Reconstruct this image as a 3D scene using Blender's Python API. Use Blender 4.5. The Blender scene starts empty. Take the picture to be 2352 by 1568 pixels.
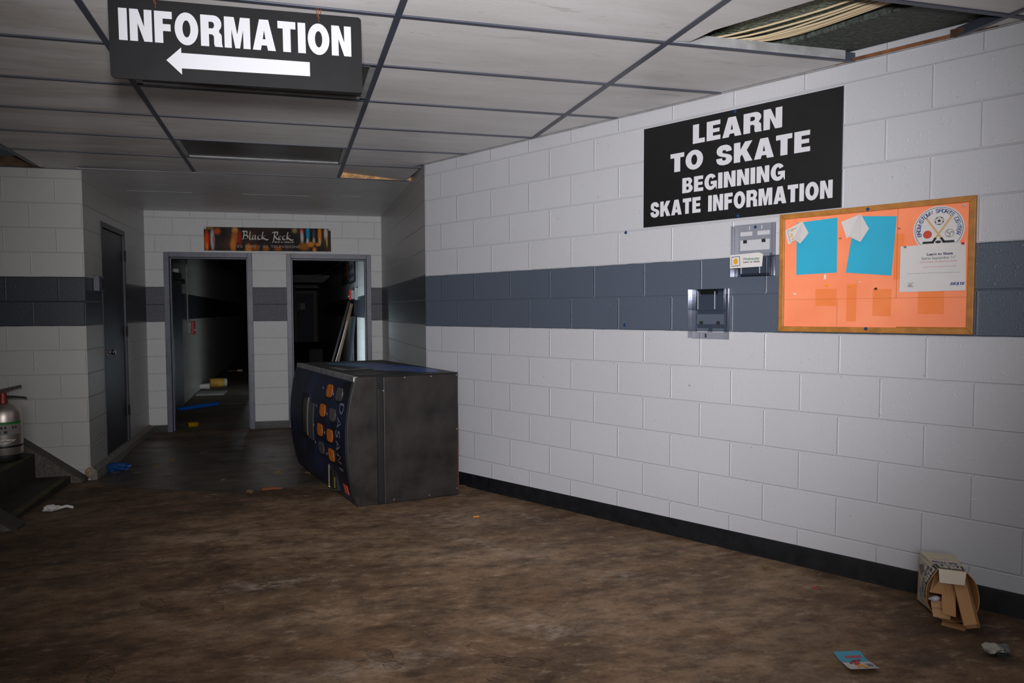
import bpy, bmesh, math, random
from mathutils import Vector, Matrix
from mathutils.geometry import tessellate_polygon
random.seed(7)
C = bpy.context.scene.collection
SC = bpy.context.scene
PI = math.pi

# ------------------------------------------------------------------ camera
cam_d = bpy.data.cameras.new('camera')
cam = bpy.data.objects.new('camera', cam_d); C.objects.link(cam)
cam_d.sensor_fit = 'HORIZONTAL'; cam_d.sensor_width = 36.0
FPX = 1723.705
cam_d.lens = FPX / 2352 * 36.0
cam_d.shift_x = 41.171 / 2352
cam_d.shift_y = 18.319 / 2352
cam_d.clip_start = 0.02
_R = Vector((0.968456, -0.249149, -0.004138)); _U = Vector((0.016656, 0.048159, 0.998701)); _F = Vector((0.248626, 0.967267, -0.05079))
mw = Matrix((( _R.x, _U.x, -_F.x, 0), (_R.y, _U.y, -_F.y, 0), (_R.z, _U.z, -_F.z, 1.34059), (0, 0, 0, 1)))
cam.matrix_world = mw
SC.camera = cam
# ------------------------------------------------------------------ world, view
w = bpy.data.worlds.new('world'); SC.world = w; w.use_nodes = True
w.node_tree.nodes['Background'].inputs[0].default_value = (0.5, 0.6, 0.75, 1)
w.node_tree.nodes['Background'].inputs[1].default_value = 0.02
SC.view_settings.view_transform = 'Standard'; SC.view_settings.look = 'None'
SC.view_settings.exposure = 0.0; SC.view_settings.gamma = 1.0; SC.view_settings.use_curve_mapping = False
# ------------------------------------------------------------------ lights
def aim(o, d):
    o.rotation_euler = Vector(d).to_track_quat('-Z', 'Y').to_euler()
def spot(name, loc, target, energy, angle, blend, size, col):
    l = bpy.data.lights.new(name, 'SPOT'); l.energy = energy; l.spot_size = math.radians(angle); l.spot_blend = blend
    l.shadow_soft_size = size; l.color = col
    o = bpy.data.objects.new(name, l); C.objects.link(o); o.location = loc
    aim(o, Vector(target) - Vector(loc)); return o
def area(name, loc, target, energy, sx, sy, col):
    l = bpy.data.lights.new(name, 'AREA'); l.shape = 'RECTANGLE'; l.size = sx; l.size_y = sy; l.energy = energy; l.color = col
    o = bpy.data.objects.new(name, l); C.objects.link(o); o.location = loc
    aim(o, Vector(target) - Vector(loc)); return o
# the photographer's flash just above the camera
spot('camera_flash', (0.0, -0.08, 1.60), (1.16, 4.78, 1.78), 835, 82, 1.0, 0.10, (0.98, 0.97, 1.0))
# soft fill lamp added behind the camera for ambient light
area('ambient_fill', (-0.6, -2.2, 1.5), (0.6, 4, 1.3), 48, 2.0, 1.8, (0.93, 0.96, 1.0))
# daylight through the side doorway of the far corridor
area('corridor_daylight', (-0.62, 14.15, 0.70), (0.7, 14.15, 0.30), 70, 0.7, 0.9, (0.72, 0.88, 1.0))

# ------------------------------------------------------------------ colours and materials
def lin(c):
    c = c / 255.0
    return c / 12.92 if c <= 0.04045 else ((c + 0.055) / 1.055) ** 2.4
def col(r, g, b): return (lin(r), lin(g), lin(b), 1)
class NT:
    def __init__(s, name):
        s.m = bpy.data.materials.new(name); s.m.use_nodes = True
        s.t = s.m.node_tree; s.b = s.t.nodes['Principled BSDF']; s.out = s.t.nodes['Material Output']
    def n(s, kind, **kw):
        nd = s.t.nodes.new(kind)
        for k, v in kw.items(): setattr(nd, k, v)
        return nd
    def l(s, a, b): s.t.links.new(a, b)
    def noise(s, vec, scale, detail=3, rough=.55):
        n = s.n('ShaderNodeTexNoise'); n.inputs['Scale'].default_value = scale
        n.inputs['Detail'].default_value = detail; n.inputs['Roughness'].default_value = rough
        if vec: s.l(vec, n.inputs['Vector'])
        return n.outputs['Fac']
    def ramp(s, fac, stops):
        r = s.n('ShaderNodeValToRGB'); e = r.color_ramp.elements
        while len(e) < len(stops): e.new(0.5)
        for i, (p, c) in enumerate(stops): e[i].position = p; e[i].color = c
        s.l(fac, r.inputs['Fac']); return r.outputs['Color']
    def mix(s, fac, a, b, mode='MIX'):
        m = s.n('ShaderNodeMix', data_type='RGBA', blend_type=mode)
        for sock, v in ((m.inputs[0], fac), (m.inputs[6], a), (m.inputs[7], b)):
            if hasattr(v, 'is_linked'): s.l(v, sock)
            else: sock.default_value = v
        return m.outputs[2]
    def math(s, op, a, b=0.0, c=None, clamp=False):
        m = s.n('ShaderNodeMath', operation=op, use_clamp=clamp)
        for i, v in enumerate((a, b, c)):
            if v is None: continue
            if hasattr(v, 'is_linked'): s.l(v, m.inputs[i])
            else: m.inputs[i].default_value = v
        return m.outputs[0]
    def bump(s, h, dist, strength=1.0, prev=None):
        b = s.n('ShaderNodeBump'); b.inputs['Distance'].default_value = dist; b.inputs['Strength'].default_value = strength
        s.l(h, b.inputs['Height'])
        if prev: s.l(prev, b.inputs['Normal'])
        return b.outputs['Normal']
W1 = (1, 1, 1, 1); K0 = (0, 0, 0, 1)
MC = {}
def pm(name, c, rough=.6, metal=0.0, var=0.0, vscale=8.0, bump=0.0, bscale=60.0, spec=.5, emit=None):
    if name in MC: return MC[name]
    t = NT(name); b = t.b
    b.inputs['Roughness'].default_value = rough; b.inputs['Metallic'].default_value = metal
    b.inputs['Specular IOR Level'].default_value = spec
    cc = col(*c)
    tc = t.n('ShaderNodeTexCoord').outputs['Object']
    if var > 0:
        f = t.noise(tc, vscale, 5)
        lo = tuple(x * (1 - var) for x in cc[:3]) + (1,); hi = tuple(min(1, x * (1 + var)) for x in cc[:3]) + (1,)
        t.l(t.ramp(f, [(.3, lo), (.7, hi)]), b.inputs['Base Color'])
    else: b.inputs['Base Color'].default_value = cc
    if bump > 0: t.l(t.bump(t.noise(tc, bscale, 3), bump), b.inputs['Normal'])
    MC[name] = t.m; return t.m

def wall_mat(name, z0, z1, pale, dark, grain, gscale, rough, sparkle=0.0):
    """painted concrete block: uv in metres, v = 0 at the lower edge of the painted stripe"""
    t = NT(name); b = t.b
    uv = t.n('ShaderNodeUVMap').outputs['UV']
    br = t.n('ShaderNodeTexBrick'); br.offset = .5; br.offset_frequency = 2
    br.inputs['Scale'].default_value = 1; br.inputs['Mortar Size'].default_value = .0062; br.inputs['Mortar Smooth'].default_value = 1.0
    br.inputs['Brick Width'].default_value = .39086; br.inputs['Row Height'].default_value = .2032
    br.inputs['Color1'].default_value = (.47, .47, .47, 1); br.inputs['Color2'].default_value = (.53, .53, .53, 1); br.inputs['Mortar'].default_value = (.5, .5, .5, 1)
    t.l(uv, br.inputs['Vector'])
    sep = t.n('ShaderNodeSeparateXYZ'); t.l(uv, sep.inputs[0])
    tc = t.n('ShaderNodeTexCoord').outputs['Object']
    wob = t.math('MULTIPLY', t.math('SUBTRACT', t.noise(tc, 9, 2), .5), .006)
    v = t.math('ADD', sep.outputs['Y'], wob)
    inb = t.math('MULTIPLY', t.math('GREATER_THAN', v, z0), t.math('LESS_THAN', v, z1))
    base = t.mix(inb, col(*pale), col(*dark))
    n1 = t.noise(tc, 1.3, 4); n2 = t.noise(tc, 23, 4)
    base = t.mix(t.ramp(n1, [(.35, (.25,) * 3 + (1,)), (.7, K0)]), base, t.mix(1, base, (.86, .84, .82, 1), 'MULTIPLY'))
    base = t.mix(.25, base, t.mix(1, base, br.outputs['Color'], 'OVERLAY'))
    # scuffs and specks of dirt
    sp = t.ramp(t.noise(tc, 38, 2, .4), [(.735, K0), (.755, W1)])
    base = t.mix(t.math('MULTIPLY', sp, .45), base, col(120, 112, 104))
    t.l(base, b.inputs['Base Color'])
    b.inputs['Roughness'].default_value = rough; b.inputs['Specular IOR Level'].default_value = .5
    g = t.noise(tc, gscale, 3, .6)
    pit = t.ramp(t.noise(tc, 55, 1, .3), [(.66, K0), (.74, W1)])
    fac = br.outputs['Fac']
    # bed joints are tooled grooves, head joints carry a raised bead of filler
    frac = t.math('FRACT', t.math('DIVIDE', t.math('ADD', sep.outputs['Y'], 20.32), .2032))
    bed = t.math('LESS_THAN', t.math('ABSOLUTE', t.math('SUBTRACT', t.math('FRACT', t.math('ADD', frac, .5)), .5)), .034)
    head = t.math('MULTIPLY', fac, t.math('SUBTRACT', 1.0, bed))
    h = t.math('SUBTRACT', t.math('MULTIPLY', head, .8), t.math('MULTIPLY', t.math('MULTIPLY', fac, bed), .9))
    nrm = t.bump(h, .0034, 1.0)
    nrm = t.bump(g, grain, 1.0, nrm)
    nrm = t.bump(pit, .0012, .6, nrm)
    t.l(nrm, b.inputs['Normal'])
    return t.m
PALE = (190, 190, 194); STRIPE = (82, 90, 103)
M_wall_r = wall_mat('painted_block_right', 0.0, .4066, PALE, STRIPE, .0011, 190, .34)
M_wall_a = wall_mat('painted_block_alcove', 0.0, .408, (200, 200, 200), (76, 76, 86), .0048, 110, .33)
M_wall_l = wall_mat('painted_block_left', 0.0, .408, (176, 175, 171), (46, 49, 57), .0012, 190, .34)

def floor_mat():
    t = NT('stained_concrete'); b = t.b
    tc = t.n('ShaderNodeTexCoord').outputs['Object']
    sep = t.n('ShaderNodeSeparateXYZ'); t.l(tc, sep.inputs[0]); X = sep.outputs['X']; Y = sep.outputs['Y']
    mp = t.n('ShaderNodeMapping'); mp.inputs['Scale'].default_value = (1, 1.6, 1); t.l(tc, mp.inputs['Vector']); vv = mp.outputs['Vector']
    n1 = t.noise(vv, .9, 6, .62); n2 = t.noise(vv, 3.3, 6, .65); n3 = t.noise(vv, 60, 3, .7); n4 = t.noise(vv, 1.7, 5, .6)
    c = t.ramp(n1, [(.30, col(84, 64, 46)), (.48, col(128, 101, 76)), (.62, col(152, 126, 100)), (.8, col(178, 158, 136))])
    c = t.mix(t.ramp(n2, [(.34, (.75,) * 3 + (1,)), (.58, K0)]), c, col(70, 54, 40))
    c = t.mix(t.ramp(n4, [(.56, K0), (.75, (.55,) * 3 + (1,))]), c, col(96, 60, 28))
    n5 = t.noise(vv, 11, 6, .72)
    c = t.mix(t.ramp(n5, [(.36, (.7,) * 3 + (1,)), (.5, K0)]), c, t.mix(1, c, (.42, .38, .34, 1), 'MULTIPLY'))
    c = t.mix(t.ramp(n5, [(.56, K0), (.70, (.45,) * 3 + (1,))]), c, col(190, 168, 142))
    c = t.mix(t.ramp(n3, [(.3, (.5,) * 3 + (1,)), (.55, K0)]), c, t.mix(1, c, (.45, .42, .4, 1), 'MULTIPLY'))
    c = t.mix(t.ramp(t.noise(vv, 150, 2), [(.66, K0), (.78, (.35,) * 3 + (1,))]), c, col(176, 164, 148))
    # floor colour darkens unevenly towards the left
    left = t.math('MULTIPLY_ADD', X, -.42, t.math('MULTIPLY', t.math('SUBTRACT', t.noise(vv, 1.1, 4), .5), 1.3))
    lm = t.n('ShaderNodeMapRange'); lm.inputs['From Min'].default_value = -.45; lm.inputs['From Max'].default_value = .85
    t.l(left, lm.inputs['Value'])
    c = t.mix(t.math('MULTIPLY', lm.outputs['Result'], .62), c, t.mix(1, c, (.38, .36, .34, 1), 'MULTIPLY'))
    # scraped pale patches beside the machine
    for (px, py, rx, ry, ang) in ((.95, 4.72, .55, .30, -.5), (1.0, 4.1, .55, .09, -1.0), (1.42, 4.62, .3, .07, -1.1), (.95, 2.9, .3, .12, -.4), (-.2, 3.75, .45, .13, .2), (.25, 2.75, .4, .12, .1), (1.5, 3.4, .3, .12, -.3)):
        m = t.n('ShaderNodeMapping', vector_type='TEXTURE'); m.inputs['Location'].default_value = (px, py, 0); m.inputs['Rotation'].default_value = (0, 0, ang); m.inputs['Scale'].default_value = (rx, ry, 10)
        t.l(tc, m.inputs['Vector']); g = t.n('ShaderNodeTexGradient', gradient_type='SPHERICAL'); t.l(m.outputs['Vector'], g.inputs['Vector'])
        f = t.math('MULTIPLY', g.outputs['Fac'], t.ramp(t.noise(vv, 14, 6, .75), [(.45, K0), (.68, W1)]))
        c = t.mix(t.math('MULTIPLY', f, .6, clamp=True), c, col(184, 172, 158))
    # shoe prints
    prints = [(.11, 4.74, 2.4), (-.44, 5.54, 1.0), (-.49, 4.39, 1.3), (-.56, 3.99, 1.9), (-.39, 4.11, 1.0), (-.02, 4.06, 1.4), (-.13, 3.84, 2.9), (-.67, 3.62, 2.2), (-.40, 3.49, 1.8), (.19, 3.47, 2.3), (.27, 2.83, 1.9), (-.85, 3.04, 1.2), (.78, 2.62, 2.8), (.69, 2.50, 2.6), (.66, 2.76, 2.0), (-.72, 2.91, 1.6), (-.94, 4.17, 1.7), (-.45, 4.69, .9), (-.01, 3.31, 2.6), (.0, 2.5, 2.2)]
    tot = None
    for i, (px, py, ang) in enumerate(prints):
        for (d, rx, ry) in ((0, .085, .047), (-.115, .042, .036)):
            m = t.n('ShaderNodeMapping', vector_type='TEXTURE')
            m.inputs['Location'].default_value = (px + math.cos(ang) * d, py + math.sin(ang) * d, 0); m.inputs['Rotation'].default_value = (0, 0, ang); m.inputs['Scale'].default_value = (rx, ry, 10)
            t.l(tc, m.inputs['Vector']); g = t.n('ShaderNodeTexGradient', gradient_type='SPHERICAL'); t.l(m.outputs['Vector'], g.inputs['Vector'])
            f = t.math('GREATER_THAN', g.outputs['Fac'], .02)
            rim = t.math('MULTIPLY', f, t.math('LESS_THAN', g.outputs['Fac'], .16))
            f = t.math('MULTIPLY', f, .42)
            f = t.math('ADD', f, t.math('MULTIPLY', rim, .5))
            tot = f if tot is None else t.math('MAXIMUM', tot, f)
    wv = t.n('ShaderNodeTexWave', wave_type='BANDS', bands_direction='DIAGONAL'); wv.inputs['Scale'].default_value = 22; wv.inputs['Distortion'].default_value = 5; wv.inputs['Detail'].default_value = 1
    t.l(tc, wv.inputs['Vector'])
    fp = t.math('MULTIPLY', tot, t.math('MULTIPLY_ADD', wv.outputs['Fac'], .7, .25))
    fp = t.math('MULTIPLY', fp, t.ramp(t.noise(vv, 7, 3), [(.33, K0), (.55, W1)]))
    c = t.mix(t.math('MULTIPLY', fp, .95, clamp=True), c, col(40, 28, 18))
    # wet black film over the floor of the alcove, with a curved edge
    dx = t.math('ADD', X, .35)
    edge = t.math('MULTIPLY_ADD', t.math('MULTIPLY', dx, dx), .52, 5.90)
    edge = t.math('ADD', edge, t.math('MULTIPLY', t.math('SUBTRACT', t.noise(tc, 5, 4), .5), .10))
    inn = t.n('ShaderNodeMapRange'); inn.inputs['From Min'].default_value = 0; inn.inputs['From Max'].default_value = .06
    t.l(t.math('SUBTRACT', Y, edge), inn.inputs['Value'])
    fade = t.n('ShaderNodeMapRange'); fade.inputs['From Min'].default_value = 9.3; fade.inputs['From Max'].default_value = 8.2
    t.l(t.math('ADD', Y, t.math('MULTIPLY', t.math('SUBTRACT', t.noise(vv, 1.6, 4), .5), 2.6)), fade.inputs['Value'])
    wet = t.math('MULTIPLY', inn.outputs['Result'], fade.outputs['Result'])
    wc = t.ramp(t.noise(vv, 4, 6, .7), [(.3, col(54, 51, 47)), (.55, col(82, 76, 68)), (.75, col(120, 108, 92))])
    c = t.mix(t.math('MULTIPLY', wet, .85), c, wc)
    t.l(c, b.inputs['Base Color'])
    r = t.math('SUBTRACT', t.math('MULTIPLY_ADD', n2, .25, .62), t.math('MULTIPLY', wet, .38))
    t.l(r, b.inputs['Roughness']); b.inputs['Specular IOR Level'].default_value = .35
    nr = t.bump(n3, .0016, .8); nr = t.bump(n2, .006, .5, nr)
    t.l(nr, b.inputs['Normal'])
    return t.m
M_floor = floor_mat()

def ceil_mat():
    t = NT('vinyl_faced_tile'); b = t.b
    tc = t.n('ShaderNodeTexCoord').outputs['Object']
    mp = t.n('ShaderNodeMapping'); mp.inputs['Scale'].default_value = (.5, 2.2, 1); t.l(tc, mp.inputs['Vector']); vv = mp.outputs['Vector']
    sep = t.n('ShaderNodeSeparateXYZ'); t.l(tc, sep.inputs[0])
    c = t.ramp(t.noise(vv, 2.2, 6, .6), [(.3, col(204, 201, 198)), (.7, col(226, 224, 223))])
    # damp rings on the left hand tiles
    lm = t.n('ShaderNodeMapRange'); lm.inputs['From Min'].default_value = -.6; lm.inputs['From Max'].default_value = -1.4; t.l(sep.outputs['X'], lm.inputs['Value'])
    st = t.ramp(t.noise(vv, 1.5, 5, .6), [(.42, K0), (.52, (.8,) * 3 + (1,)), (.60, (.25,) * 3 + (1,)), (.8, (.6,) * 3 + (1,))])
    c = t.mix(t.math('MULTIPLY', t.math('MULTIPLY', st, lm.outputs['Result']), .5), c, col(164, 148, 126))
    sc = t.ramp(t.noise(vv, 9, 5, .7), [(.60, K0), (.70, (.4,) * 3 + (1,))])
    c = t.mix(sc, c, col(150, 147, 143))
    t.l(c, b.inputs['Base Color']); b.inputs['Roughness'].default_value = .45
    t.l(t.bump(t.noise(tc, 130, 2), .0006), b.inputs['Normal'])
    return t.m
M_ceil = ceil_mat()
M_grid = pm('slate_grid_paint', (66, 70, 82), .4, var=.2, vscale=3)
M_slate = pm('slate_metal_paint', (84, 86, 98), .42, var=.28, vscale=9, bump=.0015, bscale=25)
M_door = pm('dark_door_paint', (48, 49, 57), .45, var=.12, vscale=4)
M_black = pm('sign_black', (22, 22, 23), .42, var=.15, vscale=20)
M_white = pm('sign_white_vinyl', (206, 205, 209), .5)
M_base = pm('black_vinyl_cove', (20, 21, 24), .42, var=.45, vscale=14, bump=.003, bscale=9)
M_rust = pm('rusty_plate', (116, 74, 44), .8, var=.6, vscale=14)
M_galv = pm('dull_wall_angle', (150, 150, 150), .5, var=.25, vscale=11)
M_insul = pm('grey_insulation', (66, 72, 66), .75, var=.5, vscale=45, bump=.02, bscale=40)
M_void = pm('plenum_dark', (28, 27, 26), .9)
M_cable = pm('cream_cable', (205, 185, 150), .5)
M_wood = pm('oak_frame', (170, 112, 48), .45, var=.22, vscale=22)
M_blue_paper = pm('turquoise_paper', (40, 164, 196), .7, var=.05, vscale=5)
M_paper = pm('white_paper', (205, 200, 198), .75, var=.04, vscale=6)
M_concrete = pm('aggregate_concrete', (92, 86, 78), .85, var=.45, vscale=48, bump=.01, bscale=70)
M_step = pm('grimy_step', (44, 41, 36), .75, var=.5, vscale=7, bump=.006, bscale=30)
M_steel = pm('brushed_steel', (196, 184, 174), .38, .9, var=.1, vscale=6)
M_chrome = pm('chrome', (215, 212, 205), .18, 1.0)
M_red = pm('red_plastic', (190, 24, 28), .4)
M_bluescrew = pm('blue_plastic', (26, 60, 110), .4)
M_dkmetal = pm('dark_metal', (40, 38, 36), .4, .6)
M_yellow = pm('yellow_tag', (205, 150, 10), .6)
M_kraft = pm('brown_card', (186, 138, 92), .8, var=.1, vscale=7)
M_leaf = pm('dry_leaf', (124, 98, 62), .85, var=.4, vscale=30)
def clear_mat():
    t = NT('clear_acrylic'); t.t.nodes.remove(t.b)
    tr = t.n('ShaderNodeBsdfTransparent'); tr.inputs[0].default_value = (.84, .85, .87, 1)
    gl = t.n('ShaderNodeBsdfGlossy'); gl.inputs['Roughness'].default_value = .08; gl.inputs[0].default_value = (.9, .9, .95, 1)
    lw = t.n('ShaderNodeLayerWeight'); lw.inputs[0].default_value = .35
    mx = t.n('ShaderNodeMixShader'); t.l(t.math('MULTIPLY_ADD', lw.outputs['Fresnel'], .28, .02), mx.inputs[0]); t.l(tr.outputs[0], mx.inputs[1]); t.l(gl.outputs[0], mx.inputs[2])
    t.l(mx.outputs[0], t.out.inputs['Surface']); return t.m
M_clear = clear_mat()

# ------------------------------------------------------------------ mesh helpers
class MB:
    def __init__(s): s.v = []; s.f = []; s.uv = {}; s.smooth = False
    def add(s, vs, fs, T=None):
        o = len(s.v)
        s.v += [tuple(T(*p)) if T else tuple(p) for p in vs]
        s.f += [tuple(i + o for i in f) for f in fs]
        return s
    def box(s, x0, x1, y0, y1, z0, z1, T=None):
        vs = [(x, y, z) for z in (z0, z1) for y in (y0, y1) for x in (x0, x1)]
        return s.add(vs, [(0, 2, 3, 1), (4, 5, 7, 6), (0, 1, 5, 4), (2, 6, 7, 3), (0, 4, 6, 2), (1, 3, 7, 5)], T)
    def prism(s, poly, y0, y1, T=None):
        """polygon in (x,z) extruded along y"""
        n = len(poly); vs = [(x, y0, z) for x, z in poly] + [(x, y1, z) for x, z in poly]
        fs = [tuple(range(n)), tuple(range(2 * n - 1, n - 1, -1))] + [(i, i + n, (i + 1) % n + n, (i + 1) % n) for i in range(n)]
        return s.add(vs, fs, T)
    def slab(s, poly, z0, z1, T=None):
        n = len(poly); vs = [(x, y, z0) for x, y in poly] + [(x, y, z1) for x, y in poly]
        fs = [tuple(range(n - 1, -1, -1)), tuple(range(n, 2 * n))] + [(i, (i + 1) % n, (i + 1) % n + n, i + n) for i in range(n)]
        return s.add(vs, fs, T)
    def poly(s, loops, y=0.0, T=None):
        """flat polygon with holes in (x,z) at depth y"""
        tri = tessellate_polygon([[Vector((a, b, 0)) for a, b in lp] for lp in loops])
        pts = [(a, y, b) for lp in loops for a, b in lp]
        fs = []
        for a, b, c in tri:
            A, B, D = pts[a], pts[b], pts[c]
            cr = (B[0] - A[0]) * (D[2] - A[2]) - (B[2] - A[2]) * (D[0] - A[0])
            fs.append((a, b, c) if cr > 0 else (a, c, b))
        return s.add(pts, fs, T)
    def lathe(s, prof, n=24, T=None):
        vs = []; fs = []
        for r, z in prof:
            for i in range(n): a = 2 * PI * i / n; vs.append((r * math.cos(a), r * math.sin(a), z))
        for k in range(len(prof) - 1):
            for i in range(n):
                j = (i + 1) % n; fs.append((k * n + i, k * n + j, (k + 1) * n + j, (k + 1) * n + i))
        fs.append(tuple(range(n - 1, -1, -1))); fs.append(tuple(range((len(prof) - 1) * n, len(prof) * n)))
        return s.add(vs, fs, T)
    def tube(s, pts, r, n=8, T=None):
        P = [Vector(p) for p in pts]; vs = []; fs = []
        for k, p in enumerate(P):
            d = (P[min(k + 1, len(P) - 1)] - P[max(k - 1, 0)]).normalized()
            a = d.cross(Vector((0, 0, 1)) if abs(d.z) < .9 else Vector((1, 0, 0))).normalized(); b = d.cross(a)
            rr = r[k] if isinstance(r, (list, tuple)) else r
            for i in range(n): t = 2 * PI * i / n; vs.append(tuple(p + a * rr * math.cos(t) + b * rr * math.sin(t)))
        for k in range(len(P) - 1):
            for i in range(n):
                j = (i + 1) % n; fs.append((k * n + i, k * n + j, (k + 1) * n + j, (k + 1) * n + i))
        fs.append(tuple(range(n - 1, -1, -1))); fs.append(tuple(range((len(P) - 1) * n, len(P) * n)))
        return s.add(vs, fs, T)
    def build(s, name, mat, parent=None, smooth=False, bevel=0.0, uvf=None):
        me = bpy.data.meshes.new(name); me.from_pydata(s.v, [], s.f); me.update()
        bm = bmesh.new(); bm.from_mesh(me); bmesh.ops.recalc_face_normals(bm, faces=bm.faces) if not uvf and not getattr(s, 'keep', False) else None
        if bevel > 0:
            es = [e for e in bm.edges if len(e.link_faces) == 2 and e.calc_face_angle(0) > .5]
            bmesh.ops.bevel(bm, geom=es, offset=bevel, segments=2, affect='EDGES', profile=.5)
        bm.to_mesh(me); bm.free()
        if uvf:
            ul = me.uv_layers.new(name='UVMap')
            for p in me.polygons:
                for li in p.loop_indices: ul.data[li].uv = (uvf(me.vertices[me.loops[li].vertex_index].co, p.normal) if p.center.z < 2.05 or not getattr(s, 'nopier', None) else s.nopier(me.vertices[me.loops[li].vertex_index].co, p.normal))
        if smooth:
            for p in me.polygons: p.use_smooth = True
            try: me.set_sharp_from_angle(angle=math.radians(40))
            except Exception: pass
        me.materials.append(mat)
        o = bpy.data.objects.new(name, me); C.objects.link(o)
        if parent: o.parent = parent
        return o
def flat(): m = MB(); m.keep = True; return m
def empty(name, M=None, loc=None):
    o = bpy.data.objects.new(name, None); C.objects.link(o); o.empty_display_size = .1
    if M is not None: o.matrix_world = M
    if loc is not None: o.location = loc
    return o
def tag(o, label, cat, group=None, kind=None):
    o['label'] = label; o['category'] = cat
    if group: o['group'] = group
    if kind: o['kind'] = kind
    return o
def part_label(o, label): o['label'] = label; return o
def struct(o): o['kind'] = 'structure'; return o
def frame(o, x, y):
    x = Vector(x).normalized(); y = Vector(y); z = x.cross(y).normalized(); y = z.cross(x)
    return Matrix(((x.x, y.x, z.x, o[0]), (x.y, y.y, z.y, o[1]), (x.z, y.z, z.z, o[2]), (0, 0, 0, 1)))

# ------------------------------------------------------------------ the room
Xl, Xr, Yc, Yb, Yl, TH = -1.7482, .99235, 6.10548, 9.51466, 6.9646, .49464
GX0, GY0, GANG, GDX, GDY = .39939, 3.09119, .01466, 1.19993, .63177
ZC = 2.5304; ZS = 1.2221; ZA = 1.2333; FZ2 = -.085
WT = Vector((math.sin(TH), -math.cos(TH), 0)); WN = Vector((math.cos(TH), math.sin(TH), 0)); W0 = Vector((Xr, Yc, 0))
WF = frame(W0, WT, WN)                                   # right wall: x along the wall, y into it, z up
def rwall(s, off, z): return WF @ Vector((s, -off, z))
GF = Matrix.Translation((GX0, GY0, 0)) @ Matrix.Rotation(GANG, 4, 'Z')   # ceiling grid and corridors
def gp(x, y, z): return GF @ Vector((x, y, z))
def ss(a, b, x):
    t = min(1, max(0, (x - a) / (b - a))); return t * t * (3 - 2 * t)
def zf(x, y):
    p = .08427 - .00491 * x - .01709 * y
    return p - .05 * ss(-.9, -1.8, x) * ss(3.5, 5.5, y) * (1 - ss(7.3, 8.6, y))

def in_room(x, y):
    d = (Vector((x, y, 0)) - W0).dot(WN)
    if d > .12 and y < Yc: return False
    if y > Yc and x > Xr + .15: return False
    if y > Yl and x < Xl - .15: return False
    return True
m = MB(); st = .2; nx = 58; ny = 62
idx = {}
for j in range(ny + 1):
    for i in range(nx + 1):
        x = -5.5 + i * st; y = -2.5 + j * st; y = min(y, Yb + .12)
        idx[i, j] = len(m.v); m.v.append((x, y, zf(x, y)))
for j in range(ny):
    for i in range(nx):
        q = [idx[i, j], idx[i + 1, j], idx[i + 1, j + 1], idx[i, j + 1]]
        if any(in_room(m.v[k][0], m.v[k][1]) for k in q) and m.v[q[0]][1] < m.v[q[2]][1] - 1e-4: m.f.append(tuple(q))
fl = m.build('floor', M_floor, smooth=True); struct(fl)

def wall(name, o, xd, yd, rects, t, uo, vo, mat, piers=()):
    """rects in (u0,u1,v0,v1); the face towards the room lies at local y = 0"""
    m = MB()
    for u0, u1, v0, v1 in rects: m.box(u0, u1, 0, t, v0, v1)
    def uvf(co, n):
        u = co.x if abs(n.x) < .5 else co.y + co.x
        for a, b, top in piers:
            if a - .001 <= co.x <= b + .001 and co.z <= top + .001 and abs(n.y) > .5: return (39.086 + .012 + .17 * (co.x - a) / (b - a), co.z - vo)
        v = co.z if abs(n.z) < .5 else co.y
        return (u - uo + 39.086, v - vo + 40.64 - 40.64 + 0.0)
    m.nopier = (lambda co, n: (co.x - uo + 39.086, co.z - vo)) if piers else None
    ob = m.build(name, mat, uvf=uvf); ob.matrix_world = frame(o, xd, yd)
    return struct(ob)
# uv v is measured from the stripe; rows stay in phase with it
wall('wall_right', W0, WT, WN, [(0, 9.9, -.3, 2.95)], .2, .2137, ZS, M_wall_r)
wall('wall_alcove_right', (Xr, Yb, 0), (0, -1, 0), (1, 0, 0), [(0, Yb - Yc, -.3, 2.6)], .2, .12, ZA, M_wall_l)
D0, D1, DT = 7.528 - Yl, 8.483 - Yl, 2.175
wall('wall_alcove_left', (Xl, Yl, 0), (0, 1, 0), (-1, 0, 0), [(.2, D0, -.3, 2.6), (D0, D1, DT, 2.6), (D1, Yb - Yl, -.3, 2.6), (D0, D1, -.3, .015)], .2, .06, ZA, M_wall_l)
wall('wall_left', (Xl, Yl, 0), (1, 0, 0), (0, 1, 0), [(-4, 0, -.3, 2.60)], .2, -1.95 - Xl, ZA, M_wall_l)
L0, L1, R0, R1, HT = -1.548, -.556, -.163, .860, 2.052
wall('wall_back', (0, Yb, 0), (1, 0, 0), (0, 1, 0), [(Xl - .2, L0, -.3, HT), (L1, R0, -.3, HT), (R1, Xr + .2, -.3, HT), (Xl - .2, Xr + .2, HT, 2.6)], .2, -1.05, ZA, M_wall_a, [(L1, R0, HT), (R1, Xr + .2, HT), (Xl - .2, L0, HT)])
wall('wall_rear', (5.9, -2.5, 0), (-1, 0, 0), (0, -1, 0), [(0, 11.4, -.3, 2.6)], .2, 0, ZS, M_wall_l)
wall('wall_stair', (-5.5, -2.5, 0), (0, 1, 0), (-1, 0, 0), [(0, 9.5, -.3, 2.6)], .2, 0, ZS, M_wall_l)

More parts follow.
